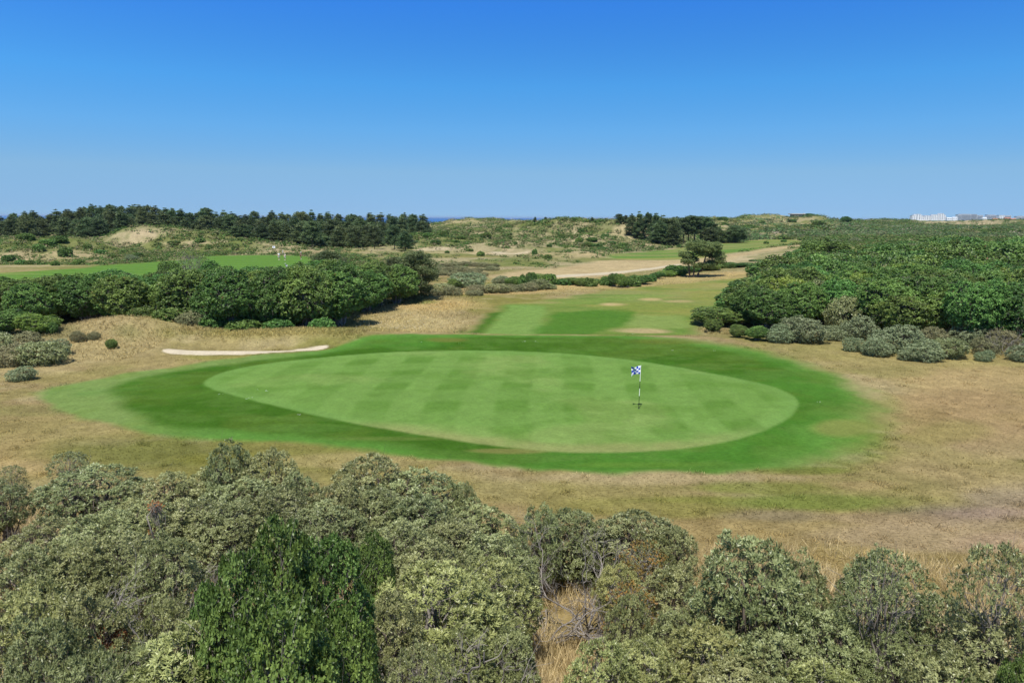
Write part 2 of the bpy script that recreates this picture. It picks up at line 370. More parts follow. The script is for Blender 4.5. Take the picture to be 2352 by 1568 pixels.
DUNE_SAND = [ # px, py, distance, half widths, colour, strength
    (325, 536, 226, 7, 6, (204, 178, 142), .85), (430, 553, 218, 9, 3, (206, 180, 142), .7),
    (165, 580, 172, 7, 9, (200, 174, 134), .8), (60, 585, 165, 6, 4, (196, 172, 130), .6), (110, 610, 160, 16, 5, (190, 162, 112), .7), (20, 624, 146, 16, 3, (206, 180, 140), .7),
    (1140, 570, 206, 9, 6, (224, 204, 174), .95), (1110, 580, 205, 8, 6, (200, 172, 128), .8), (985, 570, 214, 8, 6, (216, 194, 160), .9), (1030, 578, 206, 8, 5, (206, 180, 140), .7),
    (1060, 590, 190, 16, 6, (150, 142, 80), .8), (1320, 585, 192, 12, 9, (194, 168, 122), .6), (1260, 600, 178, 12, 6, (188, 164, 116), .6),
    (1200, 600, 180, 10, 4, (120, 138, 88), .8), (1325, 525, 285, 2.2, 12, (214, 192, 154), .9), (1460, 530, 280, 10, 14, (196, 176, 132), .8), (1395, 535, 275, 3, 8, (212, 188, 148), .7),
    (1870, 556, 305, 9, 8, (214, 188, 152), .85), (1780, 552, 315, 20, 10, (184, 160, 116), .7), (1700, 520, 450, 26, 20, (186, 168, 124), .6),
    (1790, 512, 480, 30, 14, (188, 168, 126), .6), (2200, 514, 790, 48, 60, (200, 176, 140), .97), (2150, 520, 770, 18, 20, (214, 192, 158), .7),
    (2020, 507, 805, 14, 12, (224, 206, 176), .8), (2300, 512, 780, 22, 22, (190, 172, 134), .6), (1010, 524, 560, 12, 20, (190, 172, 120), .5), (1050, 508, 545, 18, 20, (196, 178, 128), .7),
    (1440, 590, 200, 30, 5, (196, 168, 120), .6), (1700, 571, 240, 30, 6, (190, 160, 112), .4), (640, 580, 210, 6, 3, (200, 182, 150), .6), (700, 577, 205, 20, 4, (184, 158, 112), .6),
    (2020, 573, 240, 30, 5, (196, 166, 122), .5),
]
FSTRIPES = [
    ([(1058,790),(1096,735),(1114,718),(1160,717),(1094,790)], (80,120,46), 1.0),
    ([(1092,790),(1155,719),(1172,702),(1262,702),(1258,725),(1228,790)], (132,168,90), .9),
    ([(1228,790),(1258,725),(1275,717),(1400,715),(1440,711),(1462,717),(1458,735),(1430,752),(1380,765),(1330,790)], (82,132,50), .85),
    ([(1330,790),(1380,765),(1430,760),(1560,770),(1590,790)], (116,144,68), .7),
    ([(1440,750),(1462,722),(1560,724),(1592,748),(1500,758)], (146,168,96), .75),
    ([(1180,700),(1300,690),(1480,672),(1640,656),(1560,676),(1420,690),(1300,703)], (132,160,82), .6),
]
# ------------------------------------------------------------------ scene helpers
def tag(o, label=None, cat=None, group=None, kind=None):
    if label: o['label'] = label
    if cat: o['category'] = cat
    if group: o['group'] = group
    if kind: o['kind'] = kind
    return o
def np_mesh(name, V, F, attrs=None, mat=None, smooth=False):
    """V (n,3), F (m,k) with one k"""
    me = bpy.data.meshes.new(name)
    V = np.ascontiguousarray(V, np.float32); F = np.ascontiguousarray(F, np.int32)
    me.vertices.add(len(V)); me.vertices.foreach_set('co', V.ravel())
    me.loops.add(F.size); me.loops.foreach_set('vertex_index', F.ravel())
    me.polygons.add(len(F)); me.polygons.foreach_set('loop_start', np.arange(0, F.size, F.shape[1], dtype=np.int32))
    me.polygons.foreach_set('loop_total', np.full(len(F), F.shape[1], np.int32))
    if smooth: me.polygons.foreach_set('use_smooth', np.ones(len(F), bool))
    me.update(calc_edges=True)
    if attrs:
        for an, (tp, data) in attrs.items():
            a = me.attributes.new(an, tp, 'POINT')
            key = {'FLOAT': 'value', 'FLOAT_COLOR': 'color', 'FLOAT_VECTOR': 'vector'}[tp]
            a.data.foreach_set(key, np.ascontiguousarray(data, np.float32).ravel())
    if mat: me.materials.append(mat)
    return me
def mobj(name, me, parent=None, loc=None, label=None):
    o = bpy.data.objects.new(name, me); COL.objects.link(o)
    if parent: o.parent = parent
    if loc is not None: o.location = loc
    if label: o['label'] = label
    return o
def empty(name, loc, rz=0, sc=(1, 1, 1)):
    o = bpy.data.objects.new(name, None); COL.objects.link(o); o.empty_display_size = .3
    o.location = loc; o.rotation_euler = (0, 0, rz); o.scale = sc
    return o
def newmat(name):
    m = bpy.data.materials.new(name); m.use_nodes = True
    nt = m.node_tree; nt.nodes.clear()
    return m, nt, nt.nodes, nt.links
def plain(name, c, rough=.7, metal=0, spec=.3, var=.12, scale=6.0):
    m, nt, N, L = newmat(name)
    out = N.new('ShaderNodeOutputMaterial'); b = N.new('ShaderNodeBsdfPrincipled'); L.new(b.outputs[0], out.inputs[0])
    tc = N.new('ShaderNodeTexCoord'); no = N.new('ShaderNodeTexNoise'); no.inputs['Scale'].default_value = scale; no.inputs['Detail'].default_value = 4
    L.new(tc.outputs['Object'], no.inputs['Vector'])
    mr = N.new('ShaderNodeMapRange'); mr.inputs[3].default_value = 1 - var; mr.inputs[4].default_value = 1 + var
    L.new(no.outputs[0], mr.inputs[0])
    mx = N.new('ShaderNodeMix'); mx.data_type = 'RGBA'; mx.blend_type = 'MULTIPLY'; mx.inputs[0].default_value = 1
    mx.inputs[6].default_value = (*c, 1); L.new(mr.outputs[0], mx.inputs[7]); L.new(mx.outputs[2], b.inputs['Base Color'])
    b.inputs['Roughness'].default_value = rough; b.inputs['Metallic'].default_value = metal; b.inputs['Specular IOR Level'].default_value = spec
    return m

# ------------------------------------------------------------------ turf material (albedo by place, fine grain in the shader)
def turf_material():
    m, nt, N, L = newmat('turf')
    out = N.new('ShaderNodeOutputMaterial'); b = N.new('ShaderNodeBsdfPrincipled'); L.new(b.outputs[0], out.inputs[0])
    at = N.new('ShaderNodeAttribute'); at.attribute_name = 'albedo'
    ra = N.new('ShaderNodeAttribute'); ra.attribute_name = 'rough'
    geo = N.new('ShaderNodeNewGeometry')
    def noise(scale, det, sx=1, sy=1):
        mp = N.new('ShaderNodeMapping'); mp.inputs['Scale'].default_value = (sx, sy, 1)
        L.new(geo.outputs['Position'], mp.inputs[0])
        n = N.new('ShaderNodeTexNoise'); n.inputs['Scale'].default_value = scale; n.inputs['Detail'].default_value = det
        n.inputs['Roughness'].default_value = .65
        L.new(mp.outputs[0], n.inputs['Vector']); return n
    n1 = noise(9.0, 6, .7, 1.3); n2 = noise(1.4, 4, 1, .7)
    def rng(n, lo, hi):
        mr = N.new('ShaderNodeMapRange'); mr.inputs[1].default_value = .3; mr.inputs[2].default_value = .7
        mr.inputs[3].default_value = lo; mr.inputs[4].default_value = hi; L.new(n.outputs[0], mr.inputs[0]); return mr
    a1 = rng(n1, .66, 1.34); a2 = rng(n2, .84, 1.16)
    g1 = rng(n1, .84, 1.16); g2 = rng(n2, .93, 1.07)
    def mul(p, q):
        x = N.new('ShaderNodeMath'); x.operation = 'MULTIPLY'; L.new(p.outputs[0], x.inputs[0]); L.new(q.outputs[0], x.inputs[1]); return x
    ma = mul(a1, a2); mg = mul(g1, g2)
    mf = N.new('ShaderNodeMix'); mf.data_type = 'FLOAT'
    L.new(ra.outputs['Fac'], mf.inputs[0]); L.new(mg.outputs[0], mf.inputs[2]); L.new(ma.outputs[0], mf.inputs[3])
    mx = N.new('ShaderNodeMix'); mx.data_type = 'RGBA'; mx.blend_type = 'MULTIPLY'; mx.inputs[0].default_value = 1
    L.new(at.outputs['Color'], mx.inputs[6]); L.new(mf.outputs[0], mx.inputs[7]); L.new(mx.outputs[2], b.inputs['Base Color'])
    b.inputs['Roughness'].default_value = 1; b.inputs['Specular IOR Level'].default_value = 0
    bp = N.new('ShaderNodeBump'); bp.inputs['Distance'].default_value = .06
    bs = N.new('ShaderNodeMath'); bs.operation = 'MULTIPLY'; bs.inputs[1].default_value = .3; L.new(ra.outputs['Fac'], bs.inputs[0])
    L.new(bs.outputs[0], bp.inputs['Strength']); L.new(n1.outputs[0], bp.inputs['Height']); L.new(bp.outputs[0], b.inputs['Normal'])
    return m
MAT_TURF = turf_material()

def build_ground():
    ys = np.concatenate([np.linspace(-14, 2.6, 14), np.geomspace(3.2, 620, 900), np.geomspace(630, 5200, 120)])
    us = np.concatenate([np.linspace(-1.7, -.80, 34)[:-1], np.linspace(-.80, .80, 860), np.linspace(.80, 1.7, 34)[1:]])
    Y = np.repeat(ys[:, None], len(us), 1); X = us[None, :] * np.sqrt(Y ** 2 + 14 ** 2)
    Z = height(X.ravel(), Y.ravel()).reshape(X.shape)
    C, reg = ground_color(X.ravel(), Y.ravel(), Z.ravel())
    nr, nc = X.shape
    idx = np.arange(nr * nc).reshape(nr, nc)
    V = np.stack([X.ravel(), Y.ravel(), Z.ravel()], 1)
    F = np.stack([idx[:-1, :-1].ravel(), idx[:-1, 1:].ravel(), idx[1:, 1:].ravel(), idx[1:, :-1].ravel()], 1)
    # shared normals so that pieces meet without a seam
    P = V.reshape(nr, nc, 3)
    du = np.gradient(P, axis=1); dv = np.gradient(P, axis=0)
    Nn = np.cross(du, dv).reshape(-1, 3); Nn /= np.linalg.norm(Nn, axis=1, keepdims=True)
    fr = reg[F[:, 0]]
    rough = np.array([1, .12, .35, .55, .3, .8, .4])[reg]
    names = {0: 'ground', 1: 'putting_green', 2: 'fringe', 3: 'fairway', 4: 'bunker_sand', 5: 'sandy_waste', 6: 'path'}
    labs = {0: 'dry rough grass, dunes and open land around the golf hole', 1: 'striped light green putting surface around the flagstick', 2: 'darker mown green apron ringing the putting surface',
            3: 'mown green and sun-browned fairway turf', 4: 'pale sand of the shallow bunker beside the green', 5: 'bare sandy waste ground beyond the pine', 6: 'pale sandy track through the waste ground'}
    for r, nm in names.items():
        f = F[fr == r]
        if not len(f): continue
        u, inv = np.unique(f.ravel(), return_inverse=True)
        me = np_mesh(nm, V[u], inv.reshape(-1, 4), {'albedo': ('FLOAT_COLOR', np.concatenate([C[u], np.ones((len(u), 1))], 1)), 'rough': ('FLOAT', rough[u])}, MAT_TURF, True)
        me.normals_split_custom_set_from_vertices(Nn[u].tolist())
        tag(mobj(nm, me), labs[r], nm.replace('_', ' '), kind='structure')
build_ground()

# ------------------------------------------------------------------ sea
def sea_mat():
    m, nt, N, L = newmat('sea_water')
    out = N.new('ShaderNodeOutputMaterial'); b = N.new('ShaderNodeBsdfPrincipled'); L.new(b.outputs[0], out.inputs[0])
    geo = N.new('ShaderNodeNewGeometry'); n = N.new('ShaderNodeTexNoise'); n.inputs['Scale'].default_value = .004; n.inputs['Detail'].default_value = 6
    mp = N.new('ShaderNodeMapping'); mp.inputs['Scale'].default_value = (.25, 1, 1); L.new(geo.outputs['Position'], mp.inputs[0]); L.new(mp.outputs[0], n.inputs['Vector'])
    cr = N.new('ShaderNodeMix'); cr.data_type = 'RGBA'; cr.inputs[6].default_value = (.012, .075, .22, 1); cr.inputs[7].default_value = (.02, .11, .30, 1)
    L.new(n.outputs[0], cr.inputs[0]); L.new(cr.outputs[2], b.inputs['Base Color']); b.inputs['Roughness'].default_value = .8; b.inputs['Specular IOR Level'].default_value = .1
    return m
V = np.array([(-60000, 900, -10), (60000, 900, -10), (60000, 42000, -10), (-60000, 42000, -10)], float)
tag(mobj('sea', np_mesh('sea', V, np.array([[0, 1, 2, 3]]), mat=sea_mat())), 'deep blue sea showing as a thin band on the horizon', 'sea', kind='structure')

# ------------------------------------------------------------------ sky and sun
SKZ, SKO = 2.6, .14
SUN_EL = math.radians(64); SUN_AZ = math.radians(180 + 17)       # azimuth clockwise from +Y: behind the camera, a little to the left
w = bpy.data.worlds.new('World'); scene.world = w; w.use_nodes = True
nt = w.node_tree; nt.nodes.clear()
wo = nt.nodes.new('ShaderNodeOutputWorld'); bg = nt.nodes.new('ShaderNodeBackground'); sk = nt.nodes.new('ShaderNodeTexSky')
sk.sky_type = 'NISHITA'; sk.sun_disc = False; sk.sun_elevation = SUN_EL; sk.sun_rotation = SUN_AZ
sk.altitude = 0; sk.air_density = 1.0; sk.dust_density = 0.3; sk.ozone_density = 4.0
hs = nt.nodes.new('ShaderNodeHueSaturation'); hs.inputs['Saturation'].default_value = 1.2; hs.inputs['Hue'].default_value = .5
# the clear air of the day: deep blue overhead, no yellow band at the horizon
tcw = nt.nodes.new('ShaderNodeTexCoord'); sx = nt.nodes.new('ShaderNodeSeparateXYZ'); cx = nt.nodes.new('ShaderNodeCombineXYZ'); mz = nt.nodes.new('ShaderNodeMath')
mz.operation = 'MULTIPLY_ADD'; mz.inputs[1].default_value = SKZ; mz.inputs[2].default_value = SKO
nt.links.new(tcw.outputs['Generated'], sx.inputs[0]); nt.links.new(sx.outputs[2], mz.inputs[0])
nt.links.new(sx.outputs[0], cx.inputs[0]); nt.links.new(sx.outputs[1], cx.inputs[1]); nt.links.new(mz.outputs[0], cx.inputs[2])
nt.links.new(cx.outputs[0], sk.inputs[0])
rampn = nt.nodes.new('ShaderNodeValToRGB'); nt.links.new(sx.outputs[2], rampn.inputs[0])
SKYFIX = [(0.0, (1.0, .95, .9)), (.011, (1.13, 1.0, .935)), (.058, (1.87, 1.54, 1.19)), (.11, (1.66, 1.92, 1.68)), (.165, (1.27, 2.05, 2.0)), (.257, (.79, 1.59, 2.1)), (.36, (.85, 1.05, 1.15)), (.6, (.9, .92, .9))]
els = rampn.color_ramp.elements
while len(els) < len(SKYFIX): els.new(.5)
for e, (p_, c_) in zip(els, SKYFIX): e.position = p_; e.color = (c_[0] / 2.5, c_[1] / 2.5, c_[2] / 2.5, 1)
tint = nt.nodes.new('ShaderNodeVectorMath'); tint.operation = 'MULTIPLY'; tin2 = nt.nodes.new('ShaderNodeVectorMath'); tin2.operation = 'SCALE'; tin2.inputs['Scale'].default_value = 2.5
nt.links.new(sk.outputs[0], hs.inputs['Color']); nt.links.new(hs.outputs[0], tint.inputs[0]); nt.links.new(rampn.outputs[0], tint.inputs[1]); nt.links.new(tint.outputs[0], tin2.inputs[0])
nt.links.new(tin2.outputs[0], bg.inputs[0]); bg.inputs[1].default_value = .11
nt.links.new(bg.outputs[0], wo.inputs[0])
sl = bpy.data.lights.new('sun', 'SUN'); sl.energy = 5.0; sl.angle = math.radians(.53); sl.color = (1, .955, .88)
so = bpy.data.objects.new('sun', sl); COL.objects.link(so)
sd = Vector((math.sin(SUN_AZ) * math.cos(SUN_EL), math.cos(SUN_AZ) * math.cos(SUN_EL), math.sin(SUN_EL)))
so.rotation_euler = (-sd).to_track_quat('-Z', 'Y').to_euler(); so.location = (0, -20, 60)
scene.view_settings.view_transform = 'Standard'; scene.view_settings.look = 'None'
scene.view_settings.exposure = 0.35; scene.view_settings.gamma = 1
cy = scene.cycles
cy.max_bounces = 5; cy.diffuse_bounces = 2; cy.glossy_bounces = 1; cy.transmission_bounces = 3; cy.transparent_max_bounces = 4; cy.volume_bounces = 0
cy.use_adaptive_sampling = True; cy.adaptive_threshold = .015; cy.caustics_reflective = False; cy.caustics_refractive = False
# ------------------------------------------------------------------ foliage
def leaf_mat(name, ca, cb, trans=.25, gloss=.35, rough=.5, objvar=.18, cc=None):
    """ca..cb by the leaf's own tint; a little light passes through"""
    m, nt, N, L = newmat(name)
    out = N.new('ShaderNodeOutputMaterial'); b = N.new('ShaderNodeBsdfPrincipled'); tr = N.new('ShaderNodeBsdfTranslucent'); ms = N.new('ShaderNodeMixShader')
    at = N.new('ShaderNodeAttribute'); at.attribute_name = 'tint'; oi = N.new('ShaderNodeObjectInfo')
    cr = N.new('ShaderNodeValToRGB'); cr.color_ramp.elements[0].color = (*ca, 1); cr.color_ramp.elements[1].color = (*cb, 1)
    if cc:
        e = cr.color_ramp.elements.new(.97); e.color = (*cb, 1); cr.color_ramp.elements[-1].color = (*cc, 1)
    L.new(at.outputs['Fac'], cr.inputs[0])
    hs = N.new('ShaderNodeHueSaturation')
    v = N.new('ShaderNodeMapRange'); v.inputs[3].default_value = 1 - objvar; v.inputs[4].default_value = 1 + objvar; L.new(oi.outputs['Random'], v.inputs[0])
    h = N.new('ShaderNodeMapRange'); h.inputs[3].default_value = .5 - objvar * .12; h.inputs[4].default_value = .5 + objvar * .10
    wn = N.new('ShaderNodeTexWhiteNoise'); wn.noise_dimensions = '1D'; L.new(oi.outputs['Random'], wn.inputs['W']); L.new(wn.outputs['Value'], h.inputs[0])
    L.new(v.outputs[0], hs.inputs['Value']); L.new(h.outputs[0], hs.inputs['Hue']); L.new(cr.outputs[0], hs.inputs['Color'])
    L.new(hs.outputs[0], b.inputs['Base Color']); L.new(hs.outputs[0], tr.inputs[0])
    b.inputs['Roughness'].default_value = rough; b.inputs['Specular IOR Level'].default_value = gloss
    ms.inputs[0].default_value = trans; L.new(b.outputs[0], ms.inputs[1]); L.new(tr.outputs[0], ms.inputs[2]); L.new(ms.outputs[0], out.inputs[0])
    return m
def norm(v):
    return v / np.maximum(np.linalg.norm(v, axis=-1, keepdims=True), 1e-9)
def frame(t):
    up = np.where(np.abs(t[:, 2:3]) < .9, np.array([[0, 0, 1.0]]), np.array([[1.0, 0, 0]]))
    e1 = norm(np.cross(t, up)); return e1, np.cross(t, e1)

def tube(rows, path, r0, r1, k=4):
    """append a tapered tube: rows = (verts, faces) lists"""
    Vs, Fs = rows
    P = np.asarray(path, float); n = len(P)
    T = norm(np.gradient(P, axis=0)); e1, e2 = frame(T)
    rr = np.linspace(r0, r1, n)[:, None, None]
    a = np.linspace(0, 2 * math.pi, k, endpoint=False)
    ring = P[:, None] + rr * (np.cos(a)[None, :, None] * e1[:, None] + np.sin(a)[None, :, None] * e2[:, None])
    base = sum(len(v) for v in Vs); Vs.append(ring.reshape(-1, 3))
    i = np.arange((n - 1) * k); r = i // k; c = i % k; c2 = (c + 1) % k
    Fs.append(base + np.stack([r * k + c, r * k + c2, (r + 1) * k + c2, (r + 1) * k + c], 1))
def curve(a, b, rng, wob=.12, n=5, sag=0.0):
    a = np.asarray(a, float); b = np.asarray(b, float); d = np.linalg.norm(b - a)
    t = np.linspace(0, 1, n)[:, None]
    p = a + (b - a) * t
    off = rng.normal(size=(2, 3)) * wob * d
    p = p + off[0] * np.sin(math.pi * t) + off[1] * .5 * np.sin(2 * math.pi * t)
    p[:, 2] += sag * d * (np.sin(math.pi * t[:, 0]))
    return p

def scatter_on(lumps, n, rng, zmin=-9, inner=.82, up=0.0):
    """random points near the outside of a union of ellipsoids (c, r3)"""
    C = np.array([l[0] for l in lumps], float); R = np.array([l[1] for l in lumps], float)
    w = (R[:, 0] * R[:, 1]) + (R[:, 0] * R[:, 2]); w /= w.sum()
    pts = []; dirs = []
    got = 0
    while got < n:
        k = rng.choice(len(C), n * 2, p=w)
        d = norm(rng.normal(size=(n * 2, 3))); d[:, 2] = np.where((d[:, 2] < 0) & (rng.random(n * 2) < up), -d[:, 2], d[:, 2])
        p = C[k] + d * R[k] * rng.uniform(inner, 1.03, (n * 2, 1))
        ok = p[:, 2] > zmin
        for j in range(len(C)):
            q = ((p - C[j]) / R[j]); ok &= ~((np.sum(q * q, 1) < (inner * .92) ** 2) & (k != j))
        p = p[ok]; dd = norm(d[ok] / R[k[ok]])
        pts.append(p); dirs.append(dd); got += len(p)
    return np.concatenate(pts)[:n], np.concatenate(dirs)[:n]
def thin(pts, dirs, dmin):
    """blue-noise thinning through a hash grid"""
    keep = []; grid = {}
    for i, p in enumerate(pts):
        c = tuple(np.floor(p / dmin).astype(int)); ok = True
        for a in (-1, 0, 1):
            for b in (-1, 0, 1):
                for e in (-1, 0, 1):
                    for j in grid.get((c[0] + a, c[1] + b, c[2] + e), ()):
                        q = pts[j] - p
                        if q @ q < dmin * dmin: ok = False; break
                    if not ok: break
                if not ok: break
            if not ok: break
        if ok: keep.append(i); grid.setdefault(c, []).append(i)
    return pts[keep], dirs[keep]

def leaves_mesh(name, P, T, tint, per, L, W, th, rng, mat, droop=0.0, lvar=.3, flat=0.0, cup=0.0):
    """per leaves around every twig tip P with direction T"""
    n = len(P); k = n * per
    p = np.repeat(P, per, 0); t = np.repeat(T, per, 0); ti = np.repeat(tint, per)
    e1, e2 = frame(t)
    ph = rng.uniform(0, 2 * math.pi, k)[:, None]; a = np.radians(rng.uniform(th[0], th[1], k))[:, None]
    d = t * np.cos(a) + (e1 * np.cos(ph) + e2 * np.sin(ph)) * np.sin(a)
    d[:, 2] -= droop * rng.uniform(.3, 1, k); d = norm(d)
    w = norm(np.cross(d, t + rng.normal(size=(k, 3)) * (.25 + flat)))
    l = (L * rng.uniform(1 - lvar, 1 + lvar, k))[:, None]; ww = (W * rng.uniform(.8, 1.2, k))[:, None]
    base = p + rng.normal(size=(k, 3)) * L * .12
    nn = np.cross(d, w)
    V = np.stack([base, base + d * l * .45 + w * ww * .5 + nn * ww * cup, base + d * l, base + d * l * .45 - w * ww * .5 + nn * ww * cup], 1).reshape(-1, 3)
    F = np.arange(k * 4).reshape(-1, 4)
    tt = np.clip(ti + rng.normal(size=k) * .13, 0, 1)
    tt = np.where(rng.random(k) < .0025, 1.0, np.minimum(tt, .96))
    return V, F, np.repeat(tt, 4)
def mesh_from(name, parts, mat):
    V = np.concatenate([p[0] for p in parts]); n = 0; F = []
    for p in parts: F.append(p[1] + n); n += len(p[0])
    return np_mesh(name, V, np.concatenate(F), {'tint': ('FLOAT', np.concatenate([p[2] for p in parts]))}, mat)
def wood_mesh(name, rows, mat):
    return np_mesh(name, np.concatenate(rows[0]), np.concatenate(rows[1]), mat=mat, smooth=True)

def make_bush(seed, W, H, leaf, mats, lumps_n=5, clump=.32, tips=45, spread=1.0, skirt=.18, bare=0.0, trunks=4, trunk_r=.05, twig_r=.012, dens=1.0, tall=1.0, squash=.8, under=.3, sprouts=0, gap=1.05):
    """a bush or small broad-leaved tree: lobes > leafy clumps > rosettes; returns (foliage, branches) meshes.
    leaf = dict(L, W, per, th, droop)"""
    rng = np.random.default_rng(seed)
    lumps = []
    r0 = W * .36
    lumps.append(((0, 0, H - r0 * .85 * tall), (r0, r0, r0 * .85 * tall)))
    for i in range(lumps_n):
        a = 2 * math.pi * i / max(lumps_n, 1) + rng.uniform(-.5, .5); r = rng.uniform(.23, .30) * W
        dd = W * .5 - r; z = rng.uniform(.42, .76) * H
        lumps.append(((math.cos(a) * dd, math.sin(a) * dd, z), (r, r, r * rng.uniform(.75, 1.1) * tall)))
    for i in range(sprouts):
        a = rng.uniform(0, 6.28); rr = W * .40 * math.sqrt(rng.random()); r = rng.uniform(.07, .13) * W; zt = H * (.93 - .55 * (rr / (W * .5)) ** 2)
        lumps.append(((math.cos(a) * rr, math.sin(a) * rr, zt - r * .3), (r, r, r * rng.uniform(1.1, 2.0))))
    cp, cd = scatter_on(lumps, 2600, rng, zmin=H * skirt, inner=.86)
    cp, cd = thin(cp, cd, clump * gap)
    if bare > 0:
        keep = (rng.random(len(cp)) > bare * 1.0) | (cp[:, 2] > H * .82); cp, cd = cp[keep], cd[keep]
    nc = len(cp)
    cr = clump * rng.uniform(.75, 1.25, nc) * .95
    ct = rng.uniform(.2, .8, nc)
    nt_ = int(tips * dens)
    P = np.repeat(cp, nt_, 0); D = np.repeat(cd, nt_, 0); Rr = np.repeat(cr, nt_)[:, None]
    dr = norm(rng.normal(size=P.shape) + D * .75 + np.array([0, 0, .35]))
    P = P + dr * Rr * rng.uniform(.55, 1.05, (len(P), 1)) * np.array([1, 1, squash])
    T = norm(dr * .6 + D * .5 + np.array([0, 0, .5]) + rng.normal(size=P.shape) * .25)
    tint = np.repeat(ct, nt_)
    parts = [leaves_mesh('l', P, T, tint, leaf['per'], leaf['L'], leaf['W'], leaf['th'], rng, None, leaf.get('droop', 0), flat=leaf.get('flat', 0))]
    # thinner inner foliage so that gaps show depth, not sky
    if under > 0:
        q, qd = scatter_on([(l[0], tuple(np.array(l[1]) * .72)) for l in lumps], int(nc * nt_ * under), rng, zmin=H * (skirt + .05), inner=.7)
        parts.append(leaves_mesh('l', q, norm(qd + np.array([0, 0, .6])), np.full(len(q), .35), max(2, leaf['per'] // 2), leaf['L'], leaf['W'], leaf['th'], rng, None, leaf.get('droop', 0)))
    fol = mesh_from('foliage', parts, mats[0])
    rows = ([], [])
    bs = []
    for i in range(trunks):
        a = rng.uniform(0, 6.28); bs.append(np.array([math.cos(a), math.sin(a), 0]) * W * .05 * rng.uniform(.3, 1.3) + np.array([0, 0, -.25]))
    LC = np.array([l[0] for l in lumps])
    for li, c in enumerate(LC):
        b = bs[li % len(bs)]
        mid = np.array([c[0] * .45, c[1] * .45, c[2] * .5]) + rng.normal(size=3) * W * .04
        p1 = curve(b, mid, rng, .1, 5); p2 = curve(mid, c, rng, .12, 4)
        tube(rows, np.concatenate([p1, p2[1:]]), trunk_r, trunk_r * .45, 6)
    for i in range(nc):
        j = np.argmin(((LC - cp[i]) ** 2).sum(1)); c = LC[j]
        s = c + (cp[i] - c) * rng.uniform(0, .25) - np.array([0, 0, rng.uniform(.05, .35) * H * .5])
        if rng.random() < .35: s = s * np.array([.5, .5, .6])
        pth = curve(s, cp[i], rng, .12, 5, .04)
        tube(rows, pth, twig_r, twig_r * .4, 3)
        for q in range(2 + (3 if bare > 0 else 0)):
            e = cp[i] + rng.normal(size=3) * clump * .8; tube(rows, curve(pth[2 + (q % 2)], e, rng, .15, 3), twig_r * .5, twig_r * .2, 3)
    wood = wood_mesh('branches', rows, mats[1])
    return fol, wood

def make_pine(seed, H, W, mats, needles=(.36, .07, 7), levels=11, base=.08, pads=1.0, crown_pow=.7, trunk_r=.14, flat=.5, tips=16, top_round=0.0, lean=0.0):
    rng = np.random.default_rng(seed); rows = ([], [])
    tp = np.array([[0, 0, -.4], [lean * .2, 0, H * .35], [lean * .7 + rng.normal() * .02 * H, rng.normal() * .02 * H, H * .7], [lean, 0, H]])
    path = np.array([tp[0] * (1 - t) ** 3 + 3 * tp[1] * t * (1 - t) ** 2 + 3 * tp[2] * t * t * (1 - t) + tp[3] * t ** 3 for t in np.linspace(0, 1, 8)])
    tube(rows, path, trunk_r, trunk_r * .2, 7)
    cl = []
    def at(z):
        t = np.clip((z - path[:, 2][0]) / (path[-1, 2] - path[0, 2]), 0, .999) * 7; i = int(t); return path[i] + (path[i + 1] - path[i]) * (t - i)
    for k in range(levels):
        f = base + (1 - base) * (k / levels) ** .95; z = f * H
        prof = (1 - (f - base) / (1 - base)) ** crown_pow
        if top_round: prof = max(prof, top_round * (1 - ((f - base) / (1 - base)) ** 3))
        R = W * .5 * prof * rng.uniform(.75, 1.12) * (0.72 + .28 * min(1, (f - base) * 7))
        nb = rng.integers(5, 8)
        for j in range(nb):
            a = 2 * math.pi * (j + rng.uniform(-.3, .3)) / nb + k * 1.3
            r = R * rng.uniform(.65, 1.15); s = at(z)
            e = s + np.array([math.cos(a) * r, math.sin(a) * r, r * rng.uniform(.05, .38)])
            pth = curve(s, e, rng, .06, 5, -.05); tube(rows, pth, max(.02, trunk_r * .28 * prof + .01), .012, 3)
            n_ = max(1, int(pads * (1 + r / (W * .16))))
            for q in range(n_):
                u = .42 + .58 * (q + 1) / n_
                p = s + (e - s) * u + rng.normal(size=3) * W * .035
                cl.append((p, W * .085 * rng.uniform(.8, 1.25) * (.8 + .3 * u)))
    for q in range(4): cl.append((at(H) + rng.normal(size=3) * .05 * W + np.array([0, 0, -.12 * q * W * .6]), W * .06))
    cp = np.array([c[0] for c in cl]); cr = np.array([c[1] for c in cl])
    n = len(cp); P = np.repeat(cp, tips, 0); Rr = np.repeat(cr, tips)[:, None]
    dr = norm(rng.normal(size=P.shape) * np.array([1, 1, .8]) + np.array([0, 0, .25]))
    P = P + dr * Rr * rng.uniform(.35, 1.1, (len(P), 1)) * np.array([1.15, 1.15, flat])
    T = norm(dr * .5 + np.array([0, 0, .85]) + rng.normal(size=P.shape) * .2)
    tint = np.repeat(rng.uniform(.1, .8, n), tips)
    L_, W_, per = needles
    fol = mesh_from('foliage', [leaves_mesh('l', P, T, tint, per, L_, W_, (12, 75), rng, None)], mats[0])
    return fol, wood_mesh('trunk', rows, mats[1])

